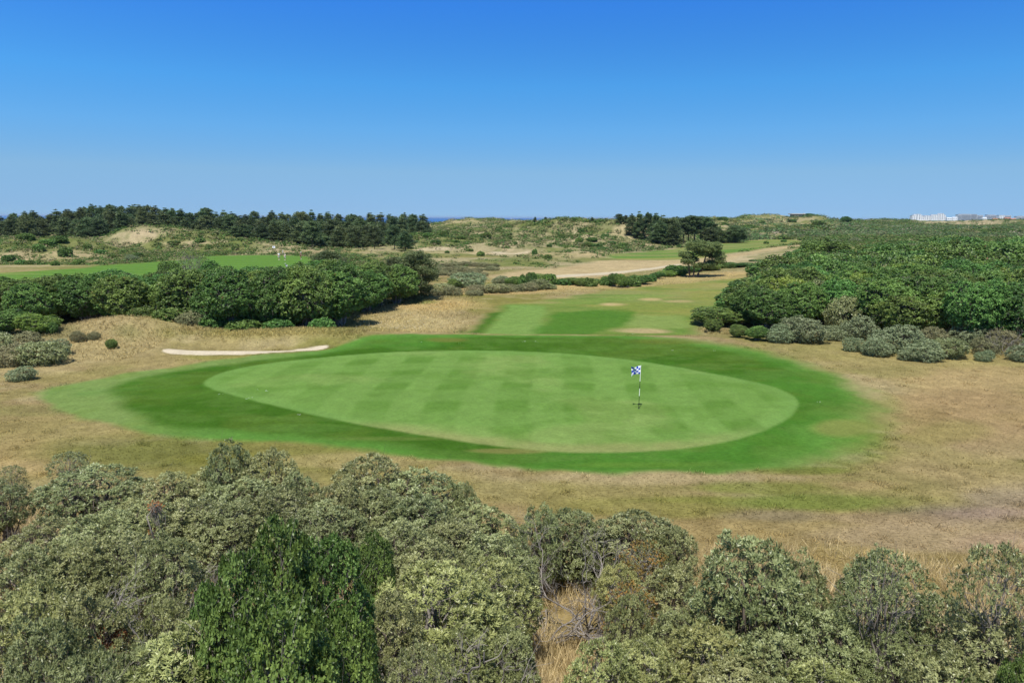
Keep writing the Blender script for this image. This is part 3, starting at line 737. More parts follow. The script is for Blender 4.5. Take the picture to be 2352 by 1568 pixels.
# leaf materials (albedo)
M_BUCK = leaf_mat('buckthorn_leaf', (.11, .132, .042), (.40, .43, .19), .24, .5, .42, .16)
M_BUCKY = leaf_mat('buckthorn_leaf_yellow', (.15, .17, .045), (.49, .51, .20), .27, .5, .42, .12)
M_SILV = leaf_mat('silvery_leaf', (.12, .16, .065), (.34, .40, .215), .25, .4, .5, .15)
M_DRYB = leaf_mat('dull_shrub_leaf', (.13, .14, .06), (.36, .35, .18), .25, .2, .6, .15)
M_BROAD = leaf_mat('broad_leaf', (.045, .095, .02), (.205, .315, .075), .28, .35, .45, .12, (.24, .32, .10))
M_THICK = leaf_mat('thicket_leaf', (.036, .088, .018), (.205, .335, .080), .26, .3, .5, .26, (.22, .10, .05))
M_LIME = leaf_mat('lime_leaf', (.09, .16, .025), (.32, .44, .09), .34, .4, .45, .2)
M_PINE = leaf_mat('pine_needle', (.042, .072, .026), (.165, .225, .085), .18, .3, .5, .28)
M_PINEY = leaf_mat('lone_pine_needle', (.09, .13, .035), (.32, .38, .14), .25, .3, .5, .1)
M_RUST = leaf_mat('rust_leaf', (.26, .09, .03), (.50, .20, .08), .25, .2, .6, .1)
M_ROSE = leaf_mat('turning_leaf', (.14, .13, .03), (.36, .20, .05), .25, .3, .5, .1, (.40, .05, .03))
M_SCRUB = leaf_mat('scrub_leaf', (.030, .062, .018), (.125, .175, .062), .2, .3, .5, .0)
M_BARK = plain('bark', (.13, .105, .085), .9, var=.35, scale=9)
M_BARKP = plain('pine_bark', (.10, .075, .06), .9, var=.35, scale=5)
M_BARKG = plain('grey_bark', (.24, .215, .19), .85, var=.3, scale=12)
M_DRY = leaf_mat('dry_grass', (.32, .24, .11), (.80, .65, .36), .3, .2, .6, .0)

BL_NEAR = dict(L=.044, W=.0125, per=11, th=(30, 85)); BL_MID = dict(L=.064, W=.0205, per=9, th=(30, 85))
BL_FAR = dict(L=.16, W=.06, per=4, th=(25, 85))
PROTO = {}
def protos():
    P = PROTO
    P['buck_near'] = [make_bush(100 + i, 1.35, 1.9, BL_NEAR, (M_BUCKY if i == 0 else M_BUCK, M_BARKG), 6, .15, 34, 1.0, .3, 0, 4, .035, .008, under=.06, sprouts=7, gap=1.2) for i, clump_k in enumerate((1, 1, 1))]
    P['buck_mid'] = [make_bush(120 + i, 1.9, 2.2, BL_MID, (M_BUCK, M_BARK), 5 + i % 3, .21, 34, 1.0, .3, 0, 4, .045, .010, under=.06, sprouts=7, gap=1.22) for i in range(5)]
    P['buck_yel'] = [make_bush(140 + i, 1.8, 2.1, BL_MID, (M_BUCKY, M_BARKG), 6, .21, 32, 1.0, .3, 0, 4, .045, .010, under=.06, sprouts=7, gap=1.2) for i in range(2)]
    P['buck_bare'] = [make_bush(150 + i, 2.1, 2.4, BL_MID, (M_BUCK, M_BARKG), 5, .26, 26, 1.0, .35, .55, 2, .05, .011, under=0) for i in range(2)]
    P['buck_far'] = [make_bush(160 + i, 3.0, 1.8, BL_FAR, (M_BUCK, M_BARK), 5, .34, 22, 1.0, .05, 0, 3, .05, .012, under=.15) for i in range(3)]
    P['silver'] = [make_bush(170 + i, 3.0, 1.9, BL_FAR, (M_SILV, M_BARK), 5, .34, 22, 1.0, .04, 0, 3, .05, .012, under=.15) for i in range(2)]
    P['dull'] = [make_bush(180 + i, 3.0, 1.3, BL_FAR, (M_DRYB, M_BARK), 6, .34, 20, 1.0, .02, 0, 3, .04, .012, under=.1) for i in range(2)]
    BR = dict(L=.056, W=.036, per=5, th=(25, 95), droop=.05)
    P['broad'] = [make_bush(200 + i, 1.75, 2.6, BR, (M_BROAD, M_BARKG), 8, .21, 46, 1.0, .15, 0, 5, .04, .01, tall=1.1, under=.2, sprouts=7) for i in range(2)]
    TH = dict(L=.155, W=.088, per=7, th=(20, 95), droop=.15)
    P['thick'] = [make_bush(220 + i, 4.6, 5.0, TH, (M_THICK, M_BARKG), 6 + i % 3, .43, 26, 1.0, .07 if i < 3 else .16, 0, 5, .08, .022, tall=1.35, under=.2, sprouts=9) for i in range(5)]
    P['lime'] = [make_bush(230, 4.2, 3.8, TH, (M_LIME, M_BARKG), 6, .48, 24, 1.0, .07, 0, 4, .06, .02, tall=1.2, under=.2, sprouts=7)]
    P['dune'] = [make_bush(235 + i, 4.0, 1.6, dict(L=.30, W=.20, per=4, th=(20, 90), droop=.1), (M_THICK, M_BARK), 7, .40, 14, 1.0, .0, .15, 3, .05, .02, under=.1, sprouts=8) for i in range(4)]
    TF = dict(L=.34, W=.24, per=4, th=(20, 90), droop=.1)
    P['thick_far'] = [make_bush(240 + i, 6.0, 5.0, TF, (M_THICK, M_BARKG), 7, .72, 16, 1.0, .05, 0, 3, .08, .03, tall=1.1, under=.15, sprouts=9) for i in range(4)]
    P['shrub_far'] = [make_bush(250 + i, 4.0, 2.6, TF, (M_THICK, M_BARK), 5, .6, 14, 1.0, .02, 0, 3, .06, .03, under=.15) for i in range(2)]
    P['airy'] = [make_bush(260, 4.6, 5.6, dict(L=.16, W=.07, per=4, th=(20, 90), droop=.1), (M_LIME, M_BARKG), 6, .5, 12, 1.0, .3, .25, 3, .06, .02, tall=1.4, under=0)]
    P['pine'] = [make_pine(300 + i, 9.5, (5.6, 6.4, 5.2, 7.0)[i], (M_PINE, M_BARKP), (.46, .12, 4), 11, (.05, .1, .03, .2)[i], 1.0, (.95, .8, 1.1, .6)[i], .16, .6, 20, (0, .4, 0, .55)[i]) for i in range(4)]
    P['pine_tall'] = [make_pine(310 + i, 12.5, (6.5, 7.4)[i], (M_PINE, M_BARKP), (.6, .15, 4), 9, (.34, .42)[i], 1.0, .5, .26, .6, 15, .75, (.5, -.8)[i]) for i in range(2)]
    P['pine_near'] = [make_pine(320, 6.0, 6.2, (M_PINE, M_BARKP), (.26, .05, 7), 12, .04, 1.5, .5, .16, .62, 26, .9)]
protos()

def normalise():
    for n, lst in PROTO.items():
        for f, w in lst:
            co = np.empty(len(f.vertices) * 3, np.float32); f.vertices.foreach_get('co', co); co = co.reshape(-1, 3)
            hz_ = np.percentile(co[:, 2], 99.6); rr = np.percentile(np.hypot(co[:, 0], co[:, 1]), 97) * 2
            sx_, sz_ = NATIVE[n][0] / rr, NATIVE[n][1] / hz_
            for me in (f, w): me.transform(Matrix.Diagonal((sx_, sx_, sz_, 1)))
NATIVE = {'buck_near': (1.35, 1.9), 'buck_mid': (1.9, 2.2), 'buck_yel': (1.8, 2.1), 'buck_bare': (2.1, 2.4), 'broad': (1.75, 2.6), 'buck_far': (3, 1.8), 'silver': (3, 1.9),
          'dull': (3, 1.3), 'thick': (4.6, 5.0), 'lime': (4.2, 3.8), 'dune': (4.0, 1.6), 'thick_far': (6, 5), 'shrub_far': (4, 2.6), 'airy': (4.6, 5.6), 'pine': (6, 9.5), 'pine_tall': (7, 12.5), 'pine_near': (6.2, 6.0)}
normalise()
def plant(name, proto, k, x, y, w=1.0, h=1.0, label=None, cat='bush', group=None, z=None, rz=None, sink=.05):
    fol, wood = PROTO[proto][k % len(PROTO[proto])]
    if z is None: z = hz(x, y)
    e = empty(name, (x, y, z - sink), random.uniform(0, 6.28) if rz is None else rz, (w, w, h))
    tag(e, label, cat, group)
    mobj('foliage' if 'pine' not in proto else 'crown', fol, e)
    mobj(wood.name.split('.')[0], wood, e)
    return e
NUMS = 'first second third fourth fifth sixth seventh eighth ninth tenth eleventh twelfth thirteenth fourteenth fifteenth sixteenth seventeenth eighteenth nineteenth twentieth twenty-first twenty-second twenty-third twenty-fourth twenty-fifth twenty-sixth twenty-seventh twenty-eighth twenty-ninth thirtieth thirty-first thirty-second thirty-third thirty-fourth thirty-fifth thirty-sixth thirty-seventh thirty-eighth thirty-ninth fortieth'.split()
# ------------------------------------------------------------------ planting
def depth_of(x, y, z):
    return x * _f[0] + y * _f[1] + (z - H_CAM) * _f[2]
def fg(px, py, wpx, h, proto, label, k=None, cat='bush', name='sea_buckthorn_bush', group='grey-green bushes in the foreground', **kw):
    x, y, z = top_at(px, py, h)
    W = wpx / FPX * depth_of(x, y, z + h)
    nw, nh = NATIVE[proto]
    return plant(name, proto, random.randrange(9) if k is None else k, x, y, W / nw, h / nh, label, cat, group, z=z, **kw)
FG = [
    # px, top py, width px, height m, kind, label
    (155,1036,90,2.0,'buck_bare','twiggy little bush behind the round bush at the far left of the foreground'),
    (208,1066,180,2.4,'buck_mid','round grey-green bush standing clear against the lawn at the left'),
    (22,1068,60,1.5,'buck_bare','small brownish twiggy bush at the left edge beside dry grass'),
    (0,1100,90,2.1,'buck_mid','dark bush cut by the left edge above the bare twigs'),
    (523,1012,98,2.9,'buck_mid','tall peaked bush reaching highest against the lawn, left of centre'),
    (612,1032,120,2.6,'buck_mid','rounded bush just right of the tall peaked bush'),
    (682,1082,90,2.1,'buck_mid','low bush at the right foot of the rounded bush by the lawn'),
    (372,1090,150,2.2,'buck_mid','broad bush between the round left bush and the tall peaked bush'),
    (470,1078,130,2.1,'buck_mid','bush at the left foot of the tall peaked bush'),
    (560,1100,170,2.1,'buck_mid','bush below the tall peaked bush, above the broad-leaved bush'),
    (850,1044,160,2.6,'buck_mid','domed bush against the green fringe, left of centre'),
    (955,1078,180,2.4,'buck_mid','wide bush on the right shoulder of the domed bush'),
    (1068,1108,58,2.3,'buck_mid','narrow upright bush standing up at the lawn edge near the middle'),
    (775,1108,120,2.2,'buck_mid','bush on the left flank of the domed bush'),
    (1100,1160,160,2.1,'buck_mid','bush below the narrow upright bush'),
    (1245,1158,80,2.4,'buck_mid','small peaked bush at the lawn edge in the middle'),
    (1310,1168,130,2.1,'buck_mid','rounded bush just right of the small peaked middle bush'),
    (1470,1176,170,2.2,'buck_mid','broad bush at the lawn edge above the reddish shrub'),
    (1550,1205,90,2.0,'buck_mid','bush at the right shoulder of the bush above the reddish shrub'),
    (1385,1195,110,1.9,'buck_mid','bush filling the lawn edge left of the reddish shrub'),
    (1735,1228,220,2.9,'buck_mid','largest bush of the right half, standing by the dry lawn'),
    (1840,1262,120,2.4,'buck_mid','right flank bush beside the largest right-hand bush'),
    (2045,1262,190,2.7,'buck_bare','half-open bush with bare stems showing beneath, right of the largest bush'),
    (2010,1275,130,2.3,'buck_mid','leafy crown beside the half-open bush on the right'),
    (2312,1246,200,2.9,'buck_bare','twiggy umbrella-shaped bush with a bare trunk at the right edge'),
    (2178,1372,180,2.0,'buck_mid','rounded bush in front of the half-open bush at the right'),
    (2300,1405,200,2.0,'buck_mid','bush below the umbrella-shaped bush at the right edge'),
    (100,1190,150,1.9,'buck_mid','low bush below the round bush at the far left'),
    (240,1175,160,2.0,'buck_mid','bush in front of the round bush at the far left'),
    (330,1150,150,2.1,'buck_mid','bush carrying a sprig of orange leaves, left side'),
    (430,1145,150,2.0,'buck_mid','bush right of the orange sprig, left side'),
    (530,1150,150,2.0,'buck_mid','bush behind the left part of the broad-leaved bush'),
    (640,1120,150,2.1,'buck_mid','bush behind the middle of the broad-leaved bush'),
    (740,1150,150,2.0,'buck_mid','bush behind the right part of the broad-leaved bush'),
    (860,1120,160,2.1,'buck_mid','bush in front of the domed bush, left of centre'),
    (960,1140,160,2.1,'buck_mid','bush in front of the wide bush near the centre'),
    (1035,1190,150,2.0,'buck_mid','bush in the second rank under the upright middle bush'),
    (920,1195,160,2.0,'buck_mid','bush right of the broad-leaved bush in the second rank'),
    (1140,1225,150,2.0,'buck_mid','bush above the bright yellow-green bush'),
    (985,1240,150,2.0,'buck_mid','bush above the left side of the bright yellow-green bush'),
    (50,1255,150,1.9,'buck_mid','bush on the left edge in the third rank'),
    (160,1245,150,1.9,'buck_mid','bush with dark stems in the third rank at the left'),
    (270,1215,170,2.0,'buck_mid','bush left of the dead-twig hollow in the third rank'),
    (375,1225,140,2.0,'buck_mid','bush over the dead-twig hollow at the left'),
    (60,1330,200,1.8,'buck_yel','yellowish bush on the left edge above the dead branches'),
    (190,1345,170,1.8,'buck_mid','grey bush above the rusty dead shrub'),
    (380,1370,130,1.7,'buck_mid','bush tucked under the left side of the broad-leaved bush'),
    (100,1410,190,1.8,'buck_mid','bush over bare grey branches in the lower left corner'),
    (455,1432,330,1.9,'buck_near','bright near bush with clear narrow leaves at the bottom left'),
    (320,1480,170,1.6,'buck_near','near bush at the left foot of the bright bottom bush'),
    (610,1470,170,1.7,'buck_near','near bush at the right foot of the bright bottom bush'),
    (1000,1300,260,2.2,'buck_yel','big bright yellow-green domed bush in the lower middle'),
    (1130,1285,170,2.1,'buck_yel','yellow-green bush behind the big bright dome'),
    (1110,1370,170,1.8,'buck_yel','right lobe bush of the big yellow-green dome'),
    (895,1360,140,1.8,'buck_mid','bush at the left foot of the big yellow-green dome'),
    (1060,1440,150,1.6,'buck_near','near bush below the big yellow-green dome'),
    (1170,1440,120,1.6,'buck_mid','bush at the right foot of the big yellow-green dome'),
    (1450,1360,90,1.9,'buck_mid','narrow upright bush right of the pale dead branches'),
    (1425,1290,95,1.8,'buck_yel','small yellow-topped bush over the dry grass gap'),
    (1550,1300,130,1.8,'buck_mid','bush on the right of the reddish shrub'),
    (1560,1400,130,1.8,'buck_mid','bush below the right side of the reddish shrub'),
    (1705,1345,130,2.0,'buck_mid','bush in front of the largest right-hand bush'),
    (1800,1345,170,2.0,'buck_mid','bush in front of the right flank of the largest bush'),
    (1385,1470,150,1.7,'buck_yel','yellowish bush at the bottom, right of centre'),
    (1480,1470,170,1.7,'buck_near','near bush at the bottom under the reddish shrub'),
    (1640,1440,200,1.8,'buck_yel','broad yellowish bush at the bottom, right half'),
    (1790,1450,190,1.8,'buck_mid','bush with grey twigs at the bottom, right half'),
    (1910,1400,180,1.9,'buck_mid','bush in the lower right under the low lobe'),
    (2080,1430,120,1.7,'buck_bare','thin twiggy bush over the dark hollow at the lower right'),
    (2200,1500,190,1.7,'buck_mid','bush at the bottom right above the broad leaves'),
    (1720,1520,200,1.5,'buck_near','near bush at the bottom edge, right half'),
    (1900,1530,190,1.5,'buck_near','near bush at the bottom edge under the twiggy bush'),
    (200,1500,200,1.6,'buck_bare','sprawling bare-branched bush in the lower left corner'),
    (960,1480,170,1.7,'buck_bare','bare grey-branched bush at the bottom middle'),
]
for i, (px, py, wp, h, pr, lb) in enumerate(FG):
    fg(px, py, wp * (1.34 if py < 1300 else 1.28), h, pr, lb)
# broad-leaved bushes
for px, py, wp, h, lb in [(640,1182,190,2.9,'tall dark broad-leaved bush rising above the grey-green bushes'), (545,1262,200,2.6,'left half of the dark broad-leaved thicket, drooping green leaves'),
                          (755,1228,190,2.7,'right half of the dark broad-leaved thicket, drooping green leaves'), (860,1222,100,2.4,'slim broad-leaved bush at the right end of the dark thicket'),
                          (650,1360,260,2.5,'dark broad-leaved bush low in front of the tall one'), (790,1400,170,2.3,'broad-leaved bush in deep shade beside the bare branches'),
                          (480,1330,130,2.2,'small broad-leaved bush at the left foot of the dark thicket'), (700,1500,170,2.0,'broad-leaved bush at the bottom edge left of centre'),
                          (2345,1510,110,1.7,'glossy broad-leaved shrub in the lower right corner'), (2240,1545,110,1.4,'low broad-leaved shrub near the lower right corner')]:
    fg(px, py, wp * 1.08, h, 'broad', lb, name='broadleaf_bush', group='dark broad-leaved bushes in the foreground')

# coloured shrubs: copies of a small sparse mesh with its own leaves
def odd_bush(px, py, wpx, h, mat, label, seed, leaf, tips=9, name='shrub', cat='shrub', bark=None, bare=.3):
    x, y, z = top_at(px, py, h); W = wpx / FPX * depth_of(x, y, z + h)
    f, w = make_bush(seed, W, h, leaf, (mat, bark or M_BARKG), 4, W * .17, tips, 1, .1, bare, 3, .025, .007, under=0)
    e = empty(name, (x, y, z - .03), 0); tag(e, label, cat)
    mobj('foliage', f, e); mobj('branches', w, e)
odd_bush(1480,1256,120,1.9,M_ROSE,'shrub turning red and yellow among the grey bushes',501,dict(L=.05,W=.026,per=4,th=(20,90)),14,'turning_shrub')
odd_bush(1450,1345,110,1.6,M_ROSE,'lower sprig of the shrub turning red and yellow',502,dict(L=.05,W=.026,per=4,th=(20,90)),9,'turning_shrub')
odd_bush(248,1440,85,1.3,M_RUST,'dead rust-brown shrub under the bushes at the lower left',503,dict(L=.045,W=.02,per=4,th=(20,90)),14,'withered_shrub')
odd_bush(356,1150,34,2.14,M_RUST,'small sprig of orange leaves poking from a left-hand bush',504,dict(L=.06,W=.025,per=2,th=(20,90)),2,'withered_shrub')

# bare dead branches
def dead_branch(px, py, L, label, seed, z0=.1, tilt=.5, n=5, r=.03, top=0.0):
    rng = np.random.default_rng(seed); x, y, z = top_at(px, py, top) if top else ground_at(px, py, 4, 60)
    rows = ([], [])
    def grow(p, d, l, rr, lev):
        e = p + d * l; pth = curve(p, e, rng, .10, 6); tube(rows, pth, rr, rr * .45, 5 if lev < 2 else 3)
        if lev >= 4 or l < .08: return
        for k in range(rng.integers(2, 5)):
            q = pth[rng.integers(2, 6)]; dd = norm(d * .9 + rng.normal(size=3) * .6 + np.array([0, 0, .15]))
            grow(q, dd, l * rng.uniform(.45, .75), rr * .55, lev + 1)
    for k in range(n):
        a = rng.uniform(0, 6.28); d = norm(np.array([math.cos(a) * tilt, math.sin(a) * tilt, 1.0]))
        grow(np.array([0, 0, -.1]), d, L * rng.uniform(.5, .8), r, 0)
    o = mobj('dead_branches', wood_mesh('dead_branches', rows, M_BARKG), loc=(x, y, z)); tag(o, label, 'dead bush')
dead_branch(1345,1290,1.9,'pale dead branches over the dry grass gap in the lower middle',601, tilt=.9, r=.026, top=1.6)
dead_branch(1400,1345,1.5,'grey-white dead bush just left of the shrub turning red',609, tilt=1.1, r=.018, n=8, top=1.3)
dead_branch(1262,1330,1.4,'bare grey twigs right of the big yellow-green bush',602, tilt=1.1, n=7, top=1.3)
dead_branch(150,1490,1.5,'bleached bare branches in the lower left corner',603, tilt=1.2, r=.03, n=7, top=1.25)
dead_branch(930,1450,1.7,'bare grey branches at the bottom edge in the middle',604, tilt=.9, r=.028, n=7, top=1.5)
dead_branch(2110,1500,1.4,'white dead twigs in the dark hollow at the lower right',605, tilt=1.3, r=.018, n=7, top=1.0)
dead_branch(75,1160,1.2,'small grey dead bush by the dry grass at the left edge',606, tilt=1.2, r=.018, n=9, top=1.2)
dead_branch(425,1300,1.3,'brown dead stems in the hollow left of the broad-leaved bush',607, tilt=1.0, r=.018, n=8, top=1.1)
dead_branch(1990,1370,1.2,'thin grey dead twigs beside the half-open bush',608, tilt=1.0, r=.016, n=8, top=1.3)
dead_branch(1800,1480,1.2,'grey dead twigs poking from the bushes at the bottom, right half',610, tilt=1.2, r=.016, n=8, top=1.35)

# ---- rows of trees with ordinal labels
def rowlabels(items, what, place, bands):
    """items: (x, y, ...) ; returns a label per item: band by distance, ordinal from the left"""
    ys = np.array([t[1] for t in items]); order = np.argsort(ys); n = len(items); lab = [None] * n
    per = math.ceil(n / bands); names = ['front', 'second', 'third', 'fourth', 'fifth', 'sixth', 'seventh', 'eighth', 'ninth', 'tenth']
    for b in range(bands):
        idx = sorted(order[b * per:(b + 1) * per], key=lambda i: items[i][0] / items[i][1])
        for r, i in enumerate(idx):
            w = what[items[i][2] % len(what)]
            rn = 'back' if (b == bands - 1 and bands > 1) else names[b]
            lab[i] = f"{w}, {NUMS[min(r, 39)]} from the left in the {rn} rank {place}"
    return lab
def interp_px(P, px):
    a = np.array(P, float); return float(np.interp(px, a[:, 0], a[:, 1]))

# left thicket
SIL_L = [(-300,645),(0,640),(100,637),(200,633),(260,621),(300,634),(400,622),(500,616),(560,622),(620,613),(700,607),(760,601),(850,598),(900,601),(930,622),(960,650)]
rg = random.Random(5); items = []
yy = 63.5
while yy < 88:
    xx = -.76 * yy
    while xx < -12:
        x = xx + rg.uniform(-.9, .9); y = yy + rg.uniform(-.9, .9)
        ymin = 62.8 if x > -24 else 62.8 + min(4.0, (-24 - x) * .45)
        if y > ymin and x < -16.2 + (y - 62) * .10:
            px, _ = chart(x, y, 4.5)
            ht = zray(px, interp_px(SIL_L, px) + rg.uniform(-5, 14), y) - hz(x, y)
            ht = min(ht, rg.uniform(4.4, 6.0))
            if ht > 2.2: items.append((x, y, rg.randrange(5), ht))
        xx += 3.1
    yy += 3.0
labs = rowlabels(items, ['leafy dark green tree', 'dense green tree', 'rounded green tree', 'stemmy green tree', 'ragged green tree'], 'of the left-hand thicket', 7)
for (x, y, k, ht), lb in zip(items, labs):
    s = rg.uniform(.95, 1.4)
    pr = 'lime' if rg.random() < .07 and ht < 4.6 else 'thick'
    plant('thicket_tree', pr, k, x, y, s, ht / NATIVE[pr][1], lb, 'tree', 'trees of the thicket left of the green')
print('left thicket', len(items))
# low fill along its front and left of the mound
for i, (px, py, w, h, pr) in enumerate([(20,800,90,1.9,'thick'),(90,790,80,1.6,'lime'),(700,800,0,0,''),(440,778,60,1.3,'dull'),(390,776,60,1.1,'dune'),(560,776,70,1.0,'dune'),(640,778,60,.9,'dune'),(740,782,50,1.0,'dune'),(490,780,56,1.1,'dune'),(330,765,50,1.0,'dune')]):
    if not pr: continue
    y = 61.8 if px > 200 else 57; x = xray(px, py, y); W = w / FPX * y
    plant('fringe_shrub', pr, i, x, y, W / NATIVE[pr][0] * 1.2, h / NATIVE[pr][1], f"{NUMS[i]} low shrub from the left-hand edge along the foot of the thicket", 'shrub', 'low shrubs at the foot of the left thicket')

# right thicket
SIL_R = [(1600,745),(1619,738),(1650,716),(1680,690),(1710,655),(1740,626),(1770,604),(1793,594),(1820,580),(1866,572),(1943,584),(2000,565),(2050,565),(2100,557),(2150,547),(2200,539),(2234,557),(2301,554),(2352,540),(2700,540)]
items = []; yy = 52.0
while yy < 178:
    step = 3.2 if yy < 92 else 5.6
    xx = 17
    while xx < .76 * yy + 4:
        x = xx + rg.uniform(-.28, .28) * step; y = yy + rg.uniform(-.28, .28) * step
        ymin = np.interp(x, [17, 22, 29, 34, 45], [68.5, 67, 63.5, 59, 53])
        px, _ = chart(x, y, 3.5)
        if y > ymin and px > 1650 + max(0, (y - 72)) * 2.4 - max(0, (y - 110)) * 1.2:
            g = hz(x, y)
            ht = zray(px, interp_px(SIL_R, px) + rg.uniform(-5, 14), y) - g
            ht = min(ht, rg.uniform(3.3, 5.3) if y < 92 else rg.uniform(3.4, 5.6))
            if ht > 1.5: items.append((x, y, rg.randrange(8), ht))
        xx += step
    yy += step * .96
labs = rowlabels(items, ['leafy dark green tree', 'dense green tree', 'rounded green tree', 'bushy green tree', 'ragged green tree'], 'of the right-hand thicket', 10)
for (x, y, k, ht), lb in zip(items, labs):
    far = y > 92; q_ = rg.random(); pr = ('buck_far' if q_ < .07 and ht < 4 else 'thick_far') if far else ('lime' if q_ < .2 and ht < 4.9 else 'buck_far' if q_ > .93 else 'thick')
    plant('thicket_tree', pr, k, x, y, rg.uniform(.95, 1.4), ht / NATIVE[pr][1], lb, 'tree', 'trees of the thicket on the right')
print('right thicket', len(items))
# silver shrubs before it
SR = [(1790,742,70,1.5,'silver'),(1850,722,110,2.2,'silver'),(1915,745,60,1.3,'silver'),(1975,718,80,2.3,'silver'),(1965,770,50,1.2,'silver'),(2060,738,110,2.3,'silver'),(2020,770,70,1.5,'silver'),(2120,775,90,1.6,'silver'),
      (2180,770,90,1.6,'buck_far'),(2230,738,80,2.0,'silver'),(2150,745,70,1.9,'dull'),(2300,745,80,1.9,'dull'),(2350,790,60,1.2,'silver'),(2262,800,40,.9,'silver'),(2090,795,50,1.0,'silver'),(2270,770,60,1.4,'dull'),(2390,760,80,1.8,'silver'),(1740,745,50,1.3,'thick'),(1640,728,40,1.4,'thick'),(1700,742,44,1.2,'thick')]
for i, (px, top, w, h, pr) in enumerate(sorted(SR)):
    x, y, z = top_at(px, top, h, 30, 90); W = w / FPX * depth_of(x, y, z)
    plant('silvery_shrub', pr, i, x, y, W / NATIVE[pr][0] * 1.05, h / NATIVE[pr][1] * .92, f"{'dull' if pr == 'dull' else 'silvery'} shrub, {NUMS[i]} from the left along the foot of the right-hand thicket", 'shrub', 'silvery shrubs at the foot of the right thicket', z=z)
dead_branch(2300,815,2.0,'bare pinkish dead shrub at the foot of the right-hand thicket',611, tilt=1.0, n=9, r=.03)

# mound shrubs on the left
for i, (px, py, w, h, pr, lb) in enumerate([(95,835,110,1.5,'buck_far','grey-green bush with a dark foot on the left mound'), (30,835,100,1.4,'dull','grey twiggy bush at the left edge of the mound'), (130,815,60,1.2,'silver','bush at the right shoulder of the mound bushes'),
        (50,872,62,.9,'silver','small silvery bush below the mound at the far left'), (257,800,26,.75,'thick','little dark green bush alone on the dry mound'), (60,800,80,1.3,'dull','dull bush behind the mound bushes'),
        (180,782,40,.8,'dull','brown twiggy shrub on the mound crest'), (215,778,30,.6,'dull','low brown shrub on the mound crest by the dark green bush'), (0,810,70,1.5,'buck_far','bush cut by the left edge on the mound'), (120,768,26,1.0,'thick','small dark shrub at the back of the mound')]):
    x, y, z = ground_at(px, py, 20, 75); W = w / FPX * depth_of(x, y, z)
    plant('mound_shrub', pr, i, x, y, W / NATIVE[pr][0], h / NATIVE[pr][1], lb, 'shrub', 'shrubs on the mound at the left', z=z)

# single trees beyond the green
def tree_px(name, pr, k, px, top, d, wpx, label, cat='tree', group=None, wmul=1.0):
    x = xray(px, top, d); z = hz(x, d); ht = zray(px, top, d) - z; W = wpx / FPX * d
    return plant(name, pr, k, x, d, W / NATIVE[pr][0] * wmul, ht / NATIVE[pr][1], label, cat, group)
tree_px('pine_tree', 'pine_near', 0, 952, 578, 91, 112, 'dark bushy pine at the right end of the left thicket')
tree_px('pine_tree', 'pine_near', 0, 905, 592, 97, 70, 'smaller dark pine behind the bushy pine beside the left thicket')
tree_px('pine_tree', 'pine_near', 0, 757, 576, 118, 90, 'dark flat-topped pine showing above the left thicket')
tree_px('airy_tree', 'airy', 0, 441, 572, 96, 84, 'thin light green tree rising above the left thicket')
tree_px('thicket_tree', 'thick', 1, 392, 598, 93, 60, 'dark round tree left of the thin light green tree')
tree_px('thicket_tree', 'thick', 2, 478, 598, 94, 56, 'dark round tree right of the thin light green tree')
tree_px('shrub', 'silver', 0, 1076, 626, 108, 84, 'large rounded silver-green shrub beyond the green', 'shrub', None, 1.1)
tree_px('shrub', 'silver', 1, 1153, 632, 113, 44, 'small silver-green shrub beside the sandy track', 'shrub', None, 1.1)
tree_px('shrub', 'thick', 1, 1045, 640, 106, 36, 'green shrub at the left foot of the large silver shrub', 'shrub')
for i, (px, top, d, w) in enumerate([(1015,650,100,50),(1040,656,96,44),(1100,654,100,60),(1140,651,100,60),(1180,652,102,50),(1210,648,103,46),(1240,640,105,44),(1090,664,96,40),(1000,664,96,36),(1262,652,106,36)]):
    tree_px('dull_shrub', 'dull' if i % 3 else 'buck_far', i, px, top, d, w, f"olive-brown shrub, number {NUMS[i]} of the low clump by the large silver shrub", 'shrub', 'olive-brown shrubs below the silver shrub', 1.15)
hp = [(1185,632),(1202,628),(1220,627),(1240,628),(1262,629),(1280,636),(1300,637),(1318,632),(1336,636),(1355,634),(1375,635),(1395,632),(1412,630),(1430,629),(1450,630),(1470,626),(1490,627),(1510,625),(1530,622),(1552,610),(1570,608),(1590,612),(1612,610),(1630,606),(1648,603),(1665,602),(1683,602),(1700,599),(1718,598),(1736,597),(1752,596),(1770,594)]
for i, (px, top) in enumerate(sorted(hp)):
    d = float(np.interp(px, [1185, 1480, 1545, 1622, 1700, 1770], [109, 113, 134, 142, 148, 160])) + rg.uniform(-2, 2)
    tree_px('hedge_shrub', ('thick', 'dune', 'thick', 'lime', 'dune')[i % 5], i, px, top + rg.uniform(-3, 6), d + rg.uniform(-3, 3), rg.uniform(22, 46), f"{'bright' if i % 5 == 3 else 'dark'} green shrub, {NUMS[i]} from the left in the low belt beyond the fairway", 'shrub', 'shrubs of the low belt beyond the fairway', 1.25)
for i in range(26):
    px = 1008 + (i % 9) * 15 + rg.uniform(-4, 4); top = 606 + (i // 9) * 8 + rg.uniform(-2, 2) + (abs(px - 1070) / 70) * 4; d = 158 - (i // 9) * 9
    px += rg.uniform(-10, 10); x_, y_ = flat_at(px, 613 + (i // 9) * 10 + rg.uniform(-3, 3)); plant('heath_shrub', 'dull', i, x_, y_, 26 / FPX * y_ / 3 * 1.35, rg.uniform(.5, .85), 'low brown-green shrub packed in the heathy patch below the blow-out', 'shrub', 'brown-green shrubs of the heathy patch')

